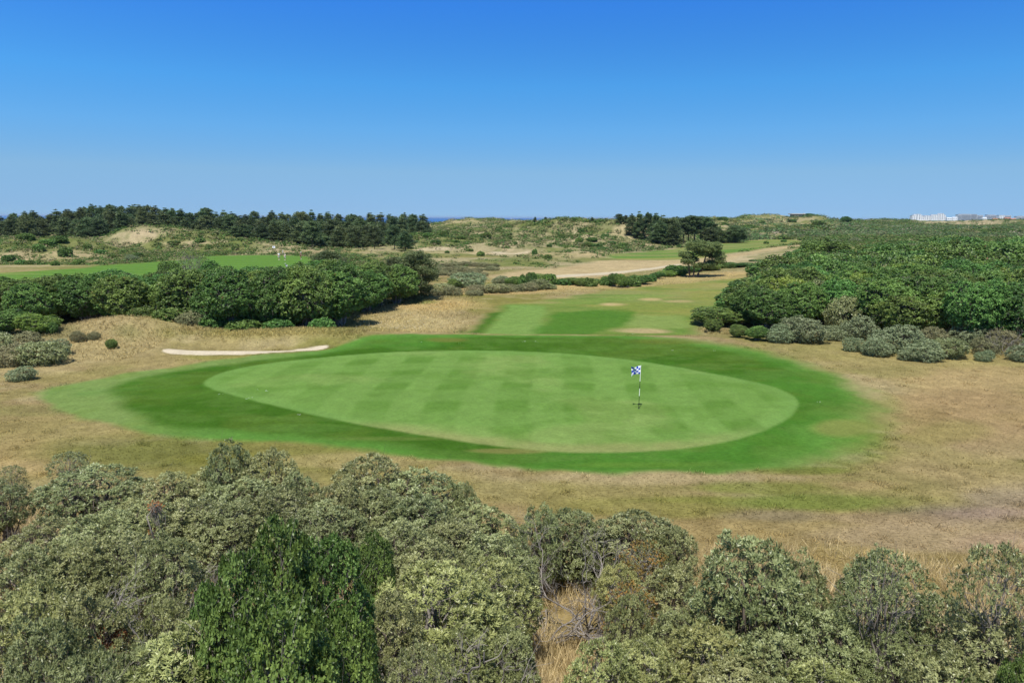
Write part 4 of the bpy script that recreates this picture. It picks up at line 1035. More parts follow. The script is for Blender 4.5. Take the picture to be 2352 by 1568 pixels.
# the lone pine with three stems
def lone_pine():
    d = 128.5; x, y = xray(1595, 634, d), d; z = hz(x, y)
    s = d / FPX
    e = empty('lone_pine', (x, y, z)); tag(e, 'lone spreading pine on three dark stems casting shade on the dry fairway', 'pine tree')
    rng = np.random.default_rng(77)
    K = .00968
    def P(zx, zy, yo=0.0): return np.array([(zx - 1115) * K, yo, (1265 - zy) * K])
    pads = [((1260,725),2.7,.75,0),((1080,740),1.1,.45,.4),((1450,770),1.3,.6,-.3),((1500,900),1.25,.8,.2),((1370,830),1.2,.6,.9),((1180,830),.9,.4,-.9),((930,870),1.05,.45,0),((1010,900),.9,.4,.8),
            ((970,990),1.0,.4,-.4),((1180,1050),.9,.4,-.7),((1110,960),.7,.35,.5),((1440,1010),1.3,.35,.3),((1560,960),.8,.45,-.5),((1330,1060),.9,.3,-.9),((1250,700),1.6,.5,1.3),((1270,750),1.6,.5,-1.4)]
    pp, tt, tn = [], [], []
    for (q, r, rz_, yo) in pads:
        c = P(q[0], q[1], yo); n = 0
        cl = c + norm(rng.normal(size=(int(12 * r * r) + 6, 3))) * np.array([r, r * .85, rz_]) * rng.uniform(.5, 1.25, (int(12 * r * r) + 6, 1))
        for cc in cl:
            m = 30; dr = norm(rng.normal(size=(m, 3)) + np.array([0, 0, .4])); pp.append(cc + dr * .36 * np.array([1.2, 1.2, .7])); tt.append(norm(dr * .5 + np.array([0, 0, .9]))); tn.append(np.full(m, rng.uniform(.2, .85)))
    pp = np.concatenate(pp); tt = np.concatenate(tt); tn = np.concatenate(tn)
    mobj('crown', mesh_from('crown', [leaves_mesh('l', pp, tt, tn, 6, .24, .065, (12, 75), rng, None)], M_PINEY), e)
    stems = [([(1030,1265),(1025,1180),(1010,1080),(1000,1000),(960,900)],.17,[(930,870),(970,990),(1010,900)],0),
             ([(1105,1265),(1108,1160),(1105,1050),(1115,940),(1200,860),(1230,760)],.15,[(1080,740),(1180,830),(1110,960),(1250,700),(1180,1050)],.3),
             ([(1160,1265),(1180,1170),(1255,1110),(1270,1000),(1300,880),(1300,760)],.22,[(1450,770),(1500,900),(1370,830),(1440,1010),(1560,960),(1330,1060),(1270,750)],-.3)]
    for st, r, tg, yo in stems:
        rows = ([], [])
        pts = np.array([P(a, b, yo * (1 - i / 6)) for i, (a, b) in enumerate(st)]); pts[0, 2] -= .3
        t = np.linspace(0, len(pts) - 1, 14); pth = np.stack([np.interp(t, np.arange(len(pts)), pts[:, j]) for j in range(3)], 1)
        tube(rows, pth, r, r * .3, 8)
        for (a, b) in tg:
            g = next((q[3] for q in pads if q[0] == (a, b)), 0); c = P(a, b, g); i = np.argmin(((pth[5:] - c) ** 2).sum(1) + (pth[5:, 2] > c[2] + .1) * 3) + 5
            br = curve(pth[i], c, rng, .12, 6); tube(rows, br, .07, .03, 5)
            for q in range(7):
                ee = c + rng.normal(size=3) * np.array([.6, .6, .2]); tube(rows, curve(br[3], ee, rng, .12, 4), .025, .01, 3)
        mobj('trunk', wood_mesh('trunk', rows, M_BARKP), e)
lone_pine()

# pine wood on the left skyline
SIL_W = [(-300,490),(0,493),(30,496),(50,487),(75,489),(95,497),(130,486),(150,484),(200,476),(250,470),(300,470),(350,473),(400,482),(450,484),(500,480),(550,487),(600,489),(650,491),(700,487),(750,492),(800,495),(850,493),(900,495),(950,494),(975,499),(1000,508),(1030,514)]
items = []
for row, (d, dt, sp, x0, x1) in enumerate([(318, 0, 19, -120, 990), (296, 5, 23, -120, 975), (274, 12, 25, -60, 960), (255, 21, 27, 140, 950), (238, 32, 31, 560, 955), (228, 38, 42, 640, 900)]):
    px = x0 + rg.uniform(0, 10)
    while px < x1:
        p = px + rg.uniform(-5, 5); dd = d + rg.uniform(-7, 7)
        if not (row == 3 and 300 < p < 540):
            top = interp_px(SIL_W, p) + dt * (1 if p > 120 else .7) + rg.uniform(-6, 9) * (1 + row * .3)
            x = xray(p, top, dd); g = hz(x, dd); ht = zray(p, top, dd) - g
            if ht > 2.5: items.append((x, dd, rg.randrange(4), ht))
        px += sp
for p, top, d, ht0 in [(276,484,246,0),(225,502,246,0),(60,496,246,0),(20,500,250,0),(190,505,250,0),(300,500,248,0),(540,520,232,0),(600,515,224,0),(715,508,218,0),(815,520,216,0),(905,518,214,0),(930,532,210,0)]:
    x = xray(p, top, d); items.append((x, d, rg.randrange(4), zray(p, top, d) - hz(x, d)))
labs = rowlabels(items, ['dark pine', 'broad dark pine', 'slender dark pine', 'round-topped dark pine'], 'of the skyline wood', 6)
for (x, y, k, ht), lb in zip(items, labs):
    ht = max(2.5, min(ht, 13)); w = (.62 + .38 * ht / 9.5) * rg.uniform(.95, 1.35)
    plant('pine_tree', 'pine', k, x, y, w, ht / 9.5, lb, 'pine tree', 'pines of the wood on the left skyline')
print('pine wood', len(items))
# pine clump right of centre
RP = [(1452,492,278,26,'pine'),(1470,487,276,28,'pine'),(1490,489,274,30,'pine'),(1508,491,270,34,'pine'),(1526,496,262,44,'pine'),(1518,506,256,40,'pine'),(1545,500,262,40,'pine'),(1548,520,254,36,'pine'),(1425,496,292,22,'pine'),
      (1572,499,268,30,'pine_tall'),(1584,497,272,30,'pine_tall'),(1598,495,268,34,'pine_tall'),(1612,497,274,34,'pine_tall'),(1626,499,270,30,'pine_tall'),(1560,498,276,30,'pine_tall'),(1640,512,274,36,'pine'),(1632,522,266,34,'pine'),(1652,524,272,28,'pine')]
for i, (px, top, d, w, pr) in enumerate(sorted(RP)):
    tree_px('pine_tree', pr, i, px, top, d, w, f"{'tall pine with bare trunk' if pr == 'pine_tall' else 'dense dark pine'}, {NUMS[i]} from the left in the clump above the far fairway", 'pine tree', 'pines of the clump above the far fairway', 1.25)
tree_px('pine_tree', 'pine_near', 0, 1690, 518, 272, 62, 'broad dark round pine standing right of the pine clump', 'pine tree')
# dark shrubs scattered on the dunes
DS = [(182,607,24,1.4),(150,588,34,2.2),(257,592,16,1.2),(304,599,26,1.8),(317,592,24,1.8),(231,583,22,1.6),(110,562,34,2.0),(127,610,16,1.0),(70,607,16,1.1),(48,607,20,1.1),(540,572,16,1.2),(20,600,26,1.6),(200,570,20,1.4),(90,575,24,1.6),(140,555,30,2),(60,550,30,2),(400,560,22,1.4),(460,556,20,1.2),
      (1228,584,14,1.7),(1258,593,18,1.4),(1104,588,18,1.3),(1116,546,22,2.6),(1027,581,10,.9),(1443,577,14,1.2),(1250,593,8,.8),(1243,590,8,.8),(1080,577,14,1.1),(1183,560,10,.8),(1262,567,10,1),(1300,570,10,1),(1170,548,14,1.2),(1290,545,16,1.6),(1360,553,20,1.8),(1390,545,18,1.5),(1335,532,14,1.4),(1405,560,20,1.6),(1430,566,20,1.4),(1370,568,22,1.6),(1350,566,22,1.6),(1385,574,22,1.6),(1330,556,20,1.8),
      (1000,560,20,1.4),(1045,556,18,1.2),(985,545,24,2),(1020,540,22,2),(1060,548,20,1.6),
      (1965,558,28,2.4),(2080,546,20,1.8),(1890,574,70,3.4),(1920,578,50,2.8),(1865,580,50,2.4),(1840,588,40,2.0),(2030,570,40,2.4),(1800,556,10,1),(1770,546,14,1.4),(1735,540,16,1.6),(1760,560,12,1.2),(1820,535,20,2),(1850,540,22,2),(1790,524,18,2),(1720,522,18,2),(1850,520,20,2.2),(1660,506,20,2.4),(1880,515,24,2.4),(1750,512,16,2),(1820,510,16,2)]
for i, (px, py, w, h) in enumerate(sorted(DS)):
    x, y, z = ground_at(px, py, 100, 900); W = w / FPX * y
    pr = 'silver' if px in (1965, 304) else 'dune'
    plant('dune_shrub', pr, i, x, y, W / NATIVE[pr][0] * rg.uniform(.9, 1.4), h / NATIVE[pr][1] * rg.uniform(.6, 1.0), f"dark shrub on the dunes, {'left' if px < 700 else 'middle' if px < 1500 else 'right'} part, {NUMS[i % 40]} from the left{' beyond the pine clump' if px > 1500 else ''}", 'shrub', 'dark shrubs scattered on the dunes', z=z)

# skyline trees on the dunes
for i, (px, top, d, w) in enumerate([(1229,498,318,9),(1253,498,318,8),(1360,498,303,11),(1422,491,300,20),(1438,494,296,16),(1857,490,520,22),(1868,493,515,26),(1945,497,480,20)]):
    tree_px('skyline_tree', 'pine' if i < 5 else 'thick', i, px, top, d, w, f"small dark tree breaking the dune skyline, {NUMS[i]} from the left", 'tree', 'small trees on the dune skyline', 1.2)
# ------------------------------------------------------------------ ground cover
def stuff(name, me, label):
    o = mobj(name, me); tag(o, label, name.replace('_', ' '), kind='stuff'); return o
def grass_stuff(name, label, X, Y, L, W, per, th, mat, seed, lift=0.0, droop=.1, tint=None):
    rng = np.random.default_rng(seed); Z = height(X, Y)
    P = np.stack([X, Y, Z + lift], 1); T = norm(np.array([[0, 0, 1.0]]) + rng.normal(size=P.shape) * .12)
    tn = rng.uniform(.1, .9, len(P)) if tint is None else tint
    stuff(name, mesh_from(name, [leaves_mesh('l', P, T, tn, per, L, W, th, rng, None, droop, flat=1.0)], mat), label)
g = np.random.default_rng(91)
# dry grass under and between the foreground bushes
n = 30000; Y = g.uniform(4, 27, n); X = g.uniform(-1, 1, n) * (Y * .8 + 3)
e0 = np.where(X < -8, 21.5, 16.0); m = (fbm(X * .6, Y * .6, 3, 301) > .38) & (g.random(n) < 1 - sst(0, 5, Y - e0))
grass_stuff('dry_grass', 'straw-coloured dry grass growing between the foreground bushes', X[m], Y[m], np.where(Y > 0, .42, .42)[0], .012, 9, (6, 50), M_DRY, 1)
# coarse turf of the rough in front and at the sides
def rough_color_stuff(name, label, X, Y, L, W, per, th, seed, gain=1.12):
    C, reg = ground_color(X, Y, 0 * X); ok = reg == 0; X, Y, C = X[ok], Y[ok], C[ok]
    rng = np.random.default_rng(seed); P = np.stack([X, Y, height(X, Y)], 1); T = norm(np.array([[0, 0, 1.0]]) + rng.normal(size=P.shape) * .2)
    V, F, tt = leaves_mesh('l', P, T, np.full(len(P), .5), per, L, W, th, rng, None, .1, flat=1.0)
    cc = gain * np.repeat(C, per * 4, 0) * np.repeat(rng.uniform(.6, 1.6, len(P) * per), 4)[:, None]
    me = np_mesh(name, V, F, {'albedo': ('FLOAT_COLOR', np.concatenate([np.clip(cc, 0, .9), np.ones((len(cc), 1))], 1))}, MAT_BLADE)
    stuff(name, me, label)
def blade_mat():
    m, nt, N, L = newmat('grass_blade'); out = N.new('ShaderNodeOutputMaterial'); b = N.new('ShaderNodeBsdfDiffuse'); tr = N.new('ShaderNodeBsdfTranslucent'); ms = N.new('ShaderNodeMixShader')
    at = N.new('ShaderNodeAttribute'); at.attribute_name = 'albedo'; L.new(at.outputs['Color'], b.inputs[0]); L.new(at.outputs['Color'], tr.inputs[0])
    ms.inputs[0].default_value = .35; L.new(b.outputs[0], ms.inputs[1]); L.new(tr.outputs[0], ms.inputs[2]); L.new(ms.outputs[0], out.inputs[0]); return m
MAT_BLADE = blade_mat()
n = 95000; Y = 17 + (g.random(n) ** 1.3) * 48; X = g.uniform(-1, 1, n) * (Y * .76)
rough_color_stuff('rough_grass', 'short coarse turf of the rough around the green', X, Y, .065, .013, 3, (30, 85), 2, 1.25)
nT = 520; tx = np.concatenate([g.uniform(-1, 1, nT)]); ty = 18 + g.random(nT) ** 1.4 * 44; tx = tx * ty * .74; kk = g.integers(5, 26, nT); X = np.repeat(tx, kk) + g.normal(size=kk.sum()) * .16; Y = np.repeat(ty, kk) + g.normal(size=kk.sum()) * .16
rough_color_stuff('grass_tussocks', 'scattered taller tussocks standing in the dry rough', X, Y, .14, .016, 5, (15, 65), 4, 1.75)
# taller seeding grass: mound, thicket feet, left of the far fairway
Xs, Ys = [], []
def patch(n, fx, fy):
    Xs.append(fx(n)); Ys.append(fy(n))
n = 8000; x = g.uniform(-46, -12, n); Xs.append(x); Ys.append(np.where(x < -27, 50, 58.5) + g.random(n) * np.where(x < -27, 13, 4.5) + g.normal(size=n) * .6)
n = 9000; y = g.uniform(62, 98, n); Ys.append(y); Xs.append((-15.5 + 12 * g.random(n) ** 1.6) * (y / 70) + g.normal(size=n) * .8)
n = 4500; x = g.uniform(17, 44, n); Xs.append(x); Ys.append(np.interp(x, [17, 22, 29, 34, 45], [66, 64.5, 60.5, 55.5, 49.5]) + g.uniform(-2.2, 1.5, n))
n = 5000; y = g.uniform(95, 150, n); Ys.append(y); Xs.append(g.uniform(-.10, .30, n) * y)
X = np.concatenate(Xs); Y = np.concatenate(Ys)
C, reg = ground_color(X, Y, 0 * X); keep = (reg == 0) & (g.random(len(X)) < .35 + .65 * sst(.38, .6, fbm(X * .25, Y * .25, 3, 305))); X, Y = X[keep], Y[keep]
rough_color_stuff('tall_grass', 'pale seeding grass on the mound and at the feet of the thickets', X, Y, .24, .028, 6, (10, 70), 3, 1.9)

# scrub on the dunes and in the far valleys
SCRUB_DENSE = [(1180,545,9,10,.95),(1215,552,8,9,.95),(1250,548,8,10,.95),(1290,553,9,9,.95),(1330,560,8,8,.97),(1370,566,8,7,.97),(1410,571,7,6,.95),(1120,540,9,12,.9),(1060,538,10,14,.9),(1010,545,8,12,.8),(1280,525,8,10,.9),(1240,520,8,10,.85),(1400,530,7,10,.7),(1340,515,9,12,.8),(1450,545,7,8,.6),(1480,570,8,5,.8),(1920,540,24,50,.95),(1950,525,30,50,.95),(1850,560,18,20,.8)]
def scrub():
    rng = np.random.default_rng(55)
    n = 100000
    y = np.exp(rng.uniform(math.log(150), math.log(1300), n)); t = rng.uniform(-.82, .82, n); x = t * y
    C, reg = ground_color(x, y, 0 * x)
    n1 = fbm(x * .035, y * .035, 4, 81); n2 = fbm(x * .12, y * .12, 3, 311)
    p = np.full(n, .0)
    p = (.34 + .66 * sst(.42, .56, n1)) * sst(.36, .50, n2)
    lush = sst(.39, .47, t) * sst(215, 290, y); p = np.maximum(p, lush * (.55 + .4 * sst(.35, .5, n2)))
    p = np.maximum(p, (t < -.22) * (y < 260) * (.45 + .5 * sst(.4, .55, n2)))
    for (px, py, rx, ry, st) in SCRUB_DENSE:
        gx, gy, gz = ground_at(px, py, 150, 700); r = np.sqrt(((x - gx) / rx) ** 2 + ((y - gy) / ry) ** 2); p = np.maximum(p, (1 - sst(.6, 1.2, r + (n2 - .5))) * st)
    wood = sst(228, 250, y) * (1 - sst(-.14, -.09, t)) * (1 - sst(340, 400, y)); p = np.maximum(p, wood * .5)
    mid = sst(240, 262, y) * (1 - sst(400, 500, y)) * sst(-.13, -.09, t) * (1 - sst(.14, .18, t)); p = np.maximum(p, mid * sst(.36, .5, n1 * .5 + n2 * .5) * .95)
    farm = sst(430, 520, y) * (1 - sst(.1, .2, t)); p = np.maximum(p, farm * .6)
    sandy = np.zeros(n)
    for (px, py, d, rx, ry, c, st) in DUNE_SAND:
        if c[0] < 160: continue
        bx = xray(px, py, d); r = np.sqrt(((x - bx) / rx) ** 2 + ((y - d) / ry) ** 2); sandy = np.maximum(sandy, (1 - sst(.7, 1.2, r)) * st)
    p = p * (1 - sandy * .93)
    ok = (rng.random(n) < p) & (reg == 0) & ~((y < 215) & (t > -.2) & (t < .2) & (rng.random(n) < .6)) & ~((y < 190) & (t > .12))
    x, y = x[ok], y[ok]; z = height(x, y); k = len(x)
    s = np.clip(y * .0052, .5, 2.3) * rng.uniform(.5, 1.5, k) * np.where((x / y > .3) & (y > 260), 1.25, 1.0)
    per = 20
    d = norm(rng.normal(size=(k * per, 3))); d[:, 2] = np.abs(d[:, 2])
    S = np.repeat(s, per)[:, None]
    P = np.repeat(np.stack([x, y, z], 1), per, 0) + d * S * np.where(np.repeat(y, per)[:, None] > 420, np.array([[1.5, 1.5, .5]]), np.array([[1.0, 1.0, .62]])) * rng.uniform(.5, 1.05, (k * per, 1))
    T = norm(d + np.array([0, 0, .8]))
    w = norm(np.cross(T, rng.normal(size=T.shape))); u = np.cross(T, w)
    a = rng.uniform(.18, .34, (k * per, 1)) * S
    V = np.stack([P - u * a * .7, P + w * a * .55, P + u * a * .7, P - w * a * .55], 1).reshape(-1, 3)
    kind = rng.random(k); far = sst(300, 900, y)
    base = np.where(kind[:, None] < .62, np.array([[.075, .130, .038]]), np.where(kind[:, None] < np.where(x / y > .28, .97, .85)[:, None], np.array([[.135, .155, .06]]), np.array([[.24, .22, .12]])))
    blue_zone = (x / y > .3) & (y < 700)
    base = np.where((blue_zone & (fbm(x * .02, y * .02, 3, 321) > .5))[:, None], base * np.array([[1.15, 1.1, 1.5]]), base)  # paler, bluer scrub colour in noise patches on the right
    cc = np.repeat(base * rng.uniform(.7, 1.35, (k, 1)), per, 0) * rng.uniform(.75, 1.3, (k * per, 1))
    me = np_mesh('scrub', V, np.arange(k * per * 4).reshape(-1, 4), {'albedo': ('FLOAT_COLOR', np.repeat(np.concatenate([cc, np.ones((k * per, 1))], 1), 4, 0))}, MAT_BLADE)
    stuff('scrub', me, 'low green scrub and marram tussocks covering the distant dunes')
    print('scrub clumps', k)
scrub()
# tiny daisies
n = 260; X = np.concatenate([g.uniform(22, 31, n // 2), g.uniform(-14, -8, n // 2)]); Y = np.concatenate([g.uniform(59, 63, n // 2), g.uniform(63, 70, n // 2)])
def daisies():
    rng = np.random.default_rng(5); P = np.stack([X, Y, height(X, Y) + .22], 1)
    me = mesh_from('daisies', [leaves_mesh('l', P, np.tile([[0, 0, 1.0]], (len(P), 1)), np.full(len(P), .5), 4, .035, .03, (60, 88), rng, None)], plain('daisy_white', (.75, .75, .70), .8))
    stuff('daisies', me, 'tiny white daisies dotted in the long grass')
daisies()

# ------------------------------------------------------------------ flagstick
def cyl(bm, p0, p1, r0, r1=None, k=10, cap=True):
    r1 = r0 if r1 is None else r1
    p0, p1 = Vector(p0), Vector(p1); d = (p1 - p0); q = d.to_track_quat('Z', 'Y')
    a = [bm.verts.new(p0 + q @ Vector((math.cos(t) * r0, math.sin(t) * r0, 0))) for t in [2 * math.pi * i / k for i in range(k)]]
    b = [bm.verts.new(p1 + q @ Vector((math.cos(t) * r1, math.sin(t) * r1, 0))) for t in [2 * math.pi * i / k for i in range(k)]]
    for i in range(k): bm.faces.new((a[i], a[(i + 1) % k], b[(i + 1) % k], b[i]))
    if cap: bm.faces.new(a[::-1]); bm.faces.new(b)
def box(bm, c, s, rz=0, rx=0, ry=0):
    R = Matrix.Rotation(rz, 3, 'Z') @ Matrix.Rotation(ry, 3, 'Y') @ Matrix.Rotation(rx, 3, 'X')
    v = [bm.verts.new(Vector(c) + R @ Vector((s[0] * i, s[1] * j, s[2] * k))) for i in (-.5, .5) for j in (-.5, .5) for k in (-.5, .5)]
    for f in ((0, 1, 3, 2), (4, 6, 7, 5), (0, 4, 5, 1), (2, 3, 7, 6), (0, 2, 6, 4), (1, 5, 7, 3)): bm.faces.new([v[i] for i in f])
def bobj(name, bm, mat, parent=None, loc=None, label=None, smooth=False):
    me = bpy.data.meshes.new(name); bmesh.ops.recalc_face_normals(bm, faces=bm.faces); bm.to_mesh(me); bm.free()
    if isinstance(mat, (list, tuple)):
        for m in mat: me.materials.append(m)
    elif mat: me.materials.append(mat)
    if smooth:
        for p in me.polygons: p.use_smooth = True
    return mobj(name, me, parent, loc, label)
M_WHITE = plain('white_paint', (.82, .82, .80), .45, var=.04); M_BLACK = plain('black_paint', (.012, .012, .014), .5, var=.1)
M_BLUE = plain('flag_blue', (.012, .05, .42), .6, var=.08); M_FWHITE = plain('flag_white', (.80, .82, .86), .6, var=.04)
def flagstick():
    x, y, z = ground_at(1467, 938, 25, 60); dd = depth_of(x, y, z)
    Hh = 98 / FPX * dd * 1.02
    e = empty('flagstick', (x, y, z)); tag(e, 'golf flagstick with blue and white chequered flag on the putting green', 'golf flag')
    lean = .03
    def P(t): return (lean * t * Hh / 2.2, 0, t * Hh)
    cuts = [0, .125 * 1.0, .305, .475, .64, 1.0]   # banded pole, black foot upward
    cuts = [(-.03, .30, M_BLACK), (.30, .475, M_WHITE), (.475, .64, M_BLACK), (.64, 1.0, M_WHITE)]
    bm = bmesh.new(); me_m = []
    for i, (a, b, m) in enumerate(cuts):
        n0 = len(bm.faces); cyl(bm, P(a), P(b), .016, .014, 10); bm.faces.ensure_lookup_table()
        for f in bm.faces[n0:]: f.material_index = i % 2
    bobj('pole', bm, [M_BLACK, M_WHITE], e)
    # flag: 4 columns by 4 rows of squares, rippled, drooping to the left
    me_m = [M_FWHITE, M_BLUE]; bm = bmesh.new(); nx, ny = 24, 16; Wf, Hf = 36.0 / FPX * dd * 1.0, 29.0 / FPX * dd
    Wf, Hf = .47 * Hh / 2.2, .41 * Hh / 2.2
    V = {}
    for i in range(nx + 1):
        for j in range(ny + 1):
            u, v = i / nx, j / ny
            xx = -Wf * u * (.98 - .06 * math.sin(v * 3)) + lean * (1 - v * .2)
            zz = Hh - Hf * v - .11 * u ** 1.4 - .05 * u * math.sin(v * 4 + u * 3) + (.05 * u * u if v < .2 else 0)
            yy = .11 * math.sin(u * 7.6 + v * 2.6) * (.2 + u)
            V[i, j] = bm.verts.new((xx, yy, zz))
    for i in range(nx):
        for j in range(ny):
            f = bm.faces.new((V[i, j], V[i + 1, j], V[i + 1, j + 1], V[i, j + 1])); f.material_index = (i * 4 // nx + j * 4 // ny) % 2; f.smooth = True
    fl = bobj('flag', bm, me_m, e); so_ = fl.modifiers.new('s', 'SOLIDIFY'); so_.thickness = .004
    bm = bmesh.new(); cyl(bm, (0, 0, .0015), (0, 0, .004), .054, .054, 20); bobj('hole_rim', bm, M_BLACK, e)
    bm = bmesh.new(); cyl(bm, P(.99), P(1.012), .02, .012, 10); bobj('cap', bm, M_WHITE, e)
flagstick()

# ------------------------------------------------------------------ golfers
M_SKIN = plain('skin', (.55, .33, .22), .55, var=.05); M_HAIR = plain('hair', (.10, .06, .03), .7)
M_CL = {'white': plain('cloth_white', (.80, .80, .78), .8, var=.05), 'navy': plain('cloth_navy', (.03, .035, .06), .8), 'brown': plain('cloth_rust', (.22, .05, .03), .8),
        'grey': plain('cloth_grey', (.45, .47, .50), .8), 'green': plain('cap_yellow', (.75, .78, .45), .8)}
def skin_body(name, nodes, edges, radii, mat, parent, sub=2):
    me = bpy.data.meshes.new(name); me.from_pydata([tuple(n) for n in nodes], edges, [])
    o = bpy.data.objects.new(name, me); COL.objects.link(o)
    sk_ = o.modifiers.new('skin', 'SKIN'); sk_.use_smooth_shade = True
    for i, r in enumerate(radii): me.skin_vertices[0].data[i].radius = (r, r) if not isinstance(r, tuple) else r
    me.skin_vertices[0].data[0].use_root = True
    ss = o.modifiers.new('sub', 'SUBSURF'); ss.levels = ss.render_levels = sub
    dg = bpy.context.evaluated_depsgraph_get(); ev = o.evaluated_get(dg); nm = bpy.data.meshes.new_from_object(ev); nm.name = name
    bpy.data.objects.remove(o); nm.materials.clear(); nm.materials.append(mat)
    return mobj(name, nm, parent)
def person(px, py, face, cols, label, pose=0, hh=1.72, club=True):
    x, y, z = ground_at(px, py, 100, 400)
    e = empty('person', (x, y, z), face, (hh / 1.75,) * 3); tag(e, label, 'person')
    la = [(.20, .0, 1.42), (.25, -.10, 1.17), (.10, -.30, 1.02)] if pose == 0 else [(.20, 0, 1.42), (.27, .02, 1.14), (.26, -.06, .88)]
    ra = [(-.20, .0, 1.42), (-.25, -.10, 1.17), (-.04, -.32, 1.00)] if pose == 0 else [(-.20, 0, 1.42), (-.28, .03, 1.14), (-.30, -.08, .90)]
    bend = -.06 if pose == 0 else 0
    N_ = [(0, 0, .95), (0, bend * .5, 1.15), (0, bend, 1.38), (0, bend - .01, 1.50), (0, bend - .04, 1.60), (0, bend - .05, 1.70),
          *la, *ra, (.10, 0, .88), (.12, -.02, .50), (.12, .02, .08), (.13, -.12, .04), (-.10, 0, .88), (-.13, -.02, .50), (-.13, .02, .08), (-.14, -.12, .04)]
    E_ = [(0, 1), (1, 2), (2, 3), (3, 4), (4, 5), (2, 6), (6, 7), (7, 8), (2, 9), (9, 10), (10, 11), (0, 12), (12, 13), (13, 14), (14, 15), (0, 16), (16, 17), (17, 18), (18, 19)]
    R_ = [.15, .14, .15, .06, .095, .085, .06, .042, .028, .06, .042, .028, .095, .062, .042, .036, .095, .062, .042, .036]
    skin_body('body', N_, E_, R_, M_SKIN, e)
    # five separate bent fingers on each hand
    for s, hnd, elb in ((1, la[2], la[1]), (-1, ra[2], ra[1])):
        bm = bmesh.new(); H_ = Vector(hnd); D = (H_ - Vector(elb)).normalized(); S = D.cross(Vector((0, 0, 1))).normalized()
        cyl(bm, H_, H_ + D * .08, .028, .034, 8)
        for q, L_ in enumerate((.062, .072, .068, .052)):
            b0 = H_ + D * .078 + S * (.026 - .017 * q); m0 = b0 + D * L_ * .55; cyl(bm, b0, m0, .008, .0075, 6); cyl(bm, m0, m0 + (D + Vector((0, 0, -.8))).normalized() * L_ * .5, .0075, .006, 6)
        t0 = H_ + D * .03 + S * .03; cyl(bm, t0, t0 + (D + S * .9).normalized() * .055, .01, .008, 6)
        bobj('hand', bm, M_SKIN, e, smooth=True)
    skin_body('shirt', [(0, 0, 1.0), (0, bend * .5, 1.15), (0, bend, 1.40), la[0], tuple(np.array(la[0]) * .45 + np.array(la[1]) * .55), ra[0], tuple(np.array(ra[0]) * .45 + np.array(ra[1]) * .55)], [(0, 1), (1, 2), (2, 3), (3, 4), (2, 5), (5, 6)], [.175, .165, .172, .078, .066, .078, .066], M_CL[cols[0]], e)
    skin_body('shorts', [(0, 0, .98), (.10, 0, .86), (.125, -.015, .56), (-.10, 0, .86), (-.13, -.015, .56)], [(0, 1), (1, 2), (0, 3), (3, 4)], [.175, .118, .088, .118, .088], M_CL[cols[1]], e)
    bm = bmesh.new(); bmesh.ops.create_uvsphere(bm, u_segments=14, v_segments=8, radius=.108, matrix=Matrix.Translation((0, bend - .04, 1.70)) @ Matrix.Diagonal((1, 1.1, .72, 1)))
    box(bm, (0, bend - .17, 1.695), (.15, .11, .012), rx=.15); bobj('cap', bm, M_CL[cols[2]], e, smooth=True)
    bm = bmesh.new(); box(bm, (0, bend - .145, 1.615), (.028, .03, .045)); bobj('nose', bm, M_SKIN, e)
    for s in (-1, 1):
        bm = bmesh.new(); box(bm, (s * .125, -.06, .035), (.095, .27, .075)); bmesh.ops.bevel(bm, geom=bm.edges[:], offset=.02, segments=2, affect='EDGES'); bobj('shoe', bm, M_CL['white'], e, smooth=True)
    return e, x, y, z
e1, *_ = person(641, 597, .5, ('white', 'white', 'green'), 'golfer in white shirt and white shorts, leftmost of three on the far lawn', 1, 1.8)
e2, *_ = person(655, 597.5, -.6, ('white', 'white', 'grey'), 'smaller golfer dressed in white standing between the other two', 0, 1.6)
e3, *_ = person(691, 595.5, 1.4, ('navy', 'brown', 'white'), 'golfer in dark top, rust shorts and white cap, rightmost of three', 0, 1.72)
def putter(px, py, label, seed):
    x, y, z = ground_at(px, py, 100, 400); bm = bmesh.new(); cyl(bm, (0, 0, .03), (.12, .05, .88), .006, .008, 6); cyl(bm, (.10, .04, .70), (.125, .055, .90), .013, .013, 6); box(bm, (-.03, 0, .02), (.11, .035, .03))
    o = bobj('putter', bm, M_BLACK, None, (x, y, z)); tag(o, label, 'golf club')
putter(656.5, 597.6, 'thin dark putter held by the middle golfer', 1); putter(689.5, 595.6, 'thin dark putter held by the golfer in the rust shorts', 2)

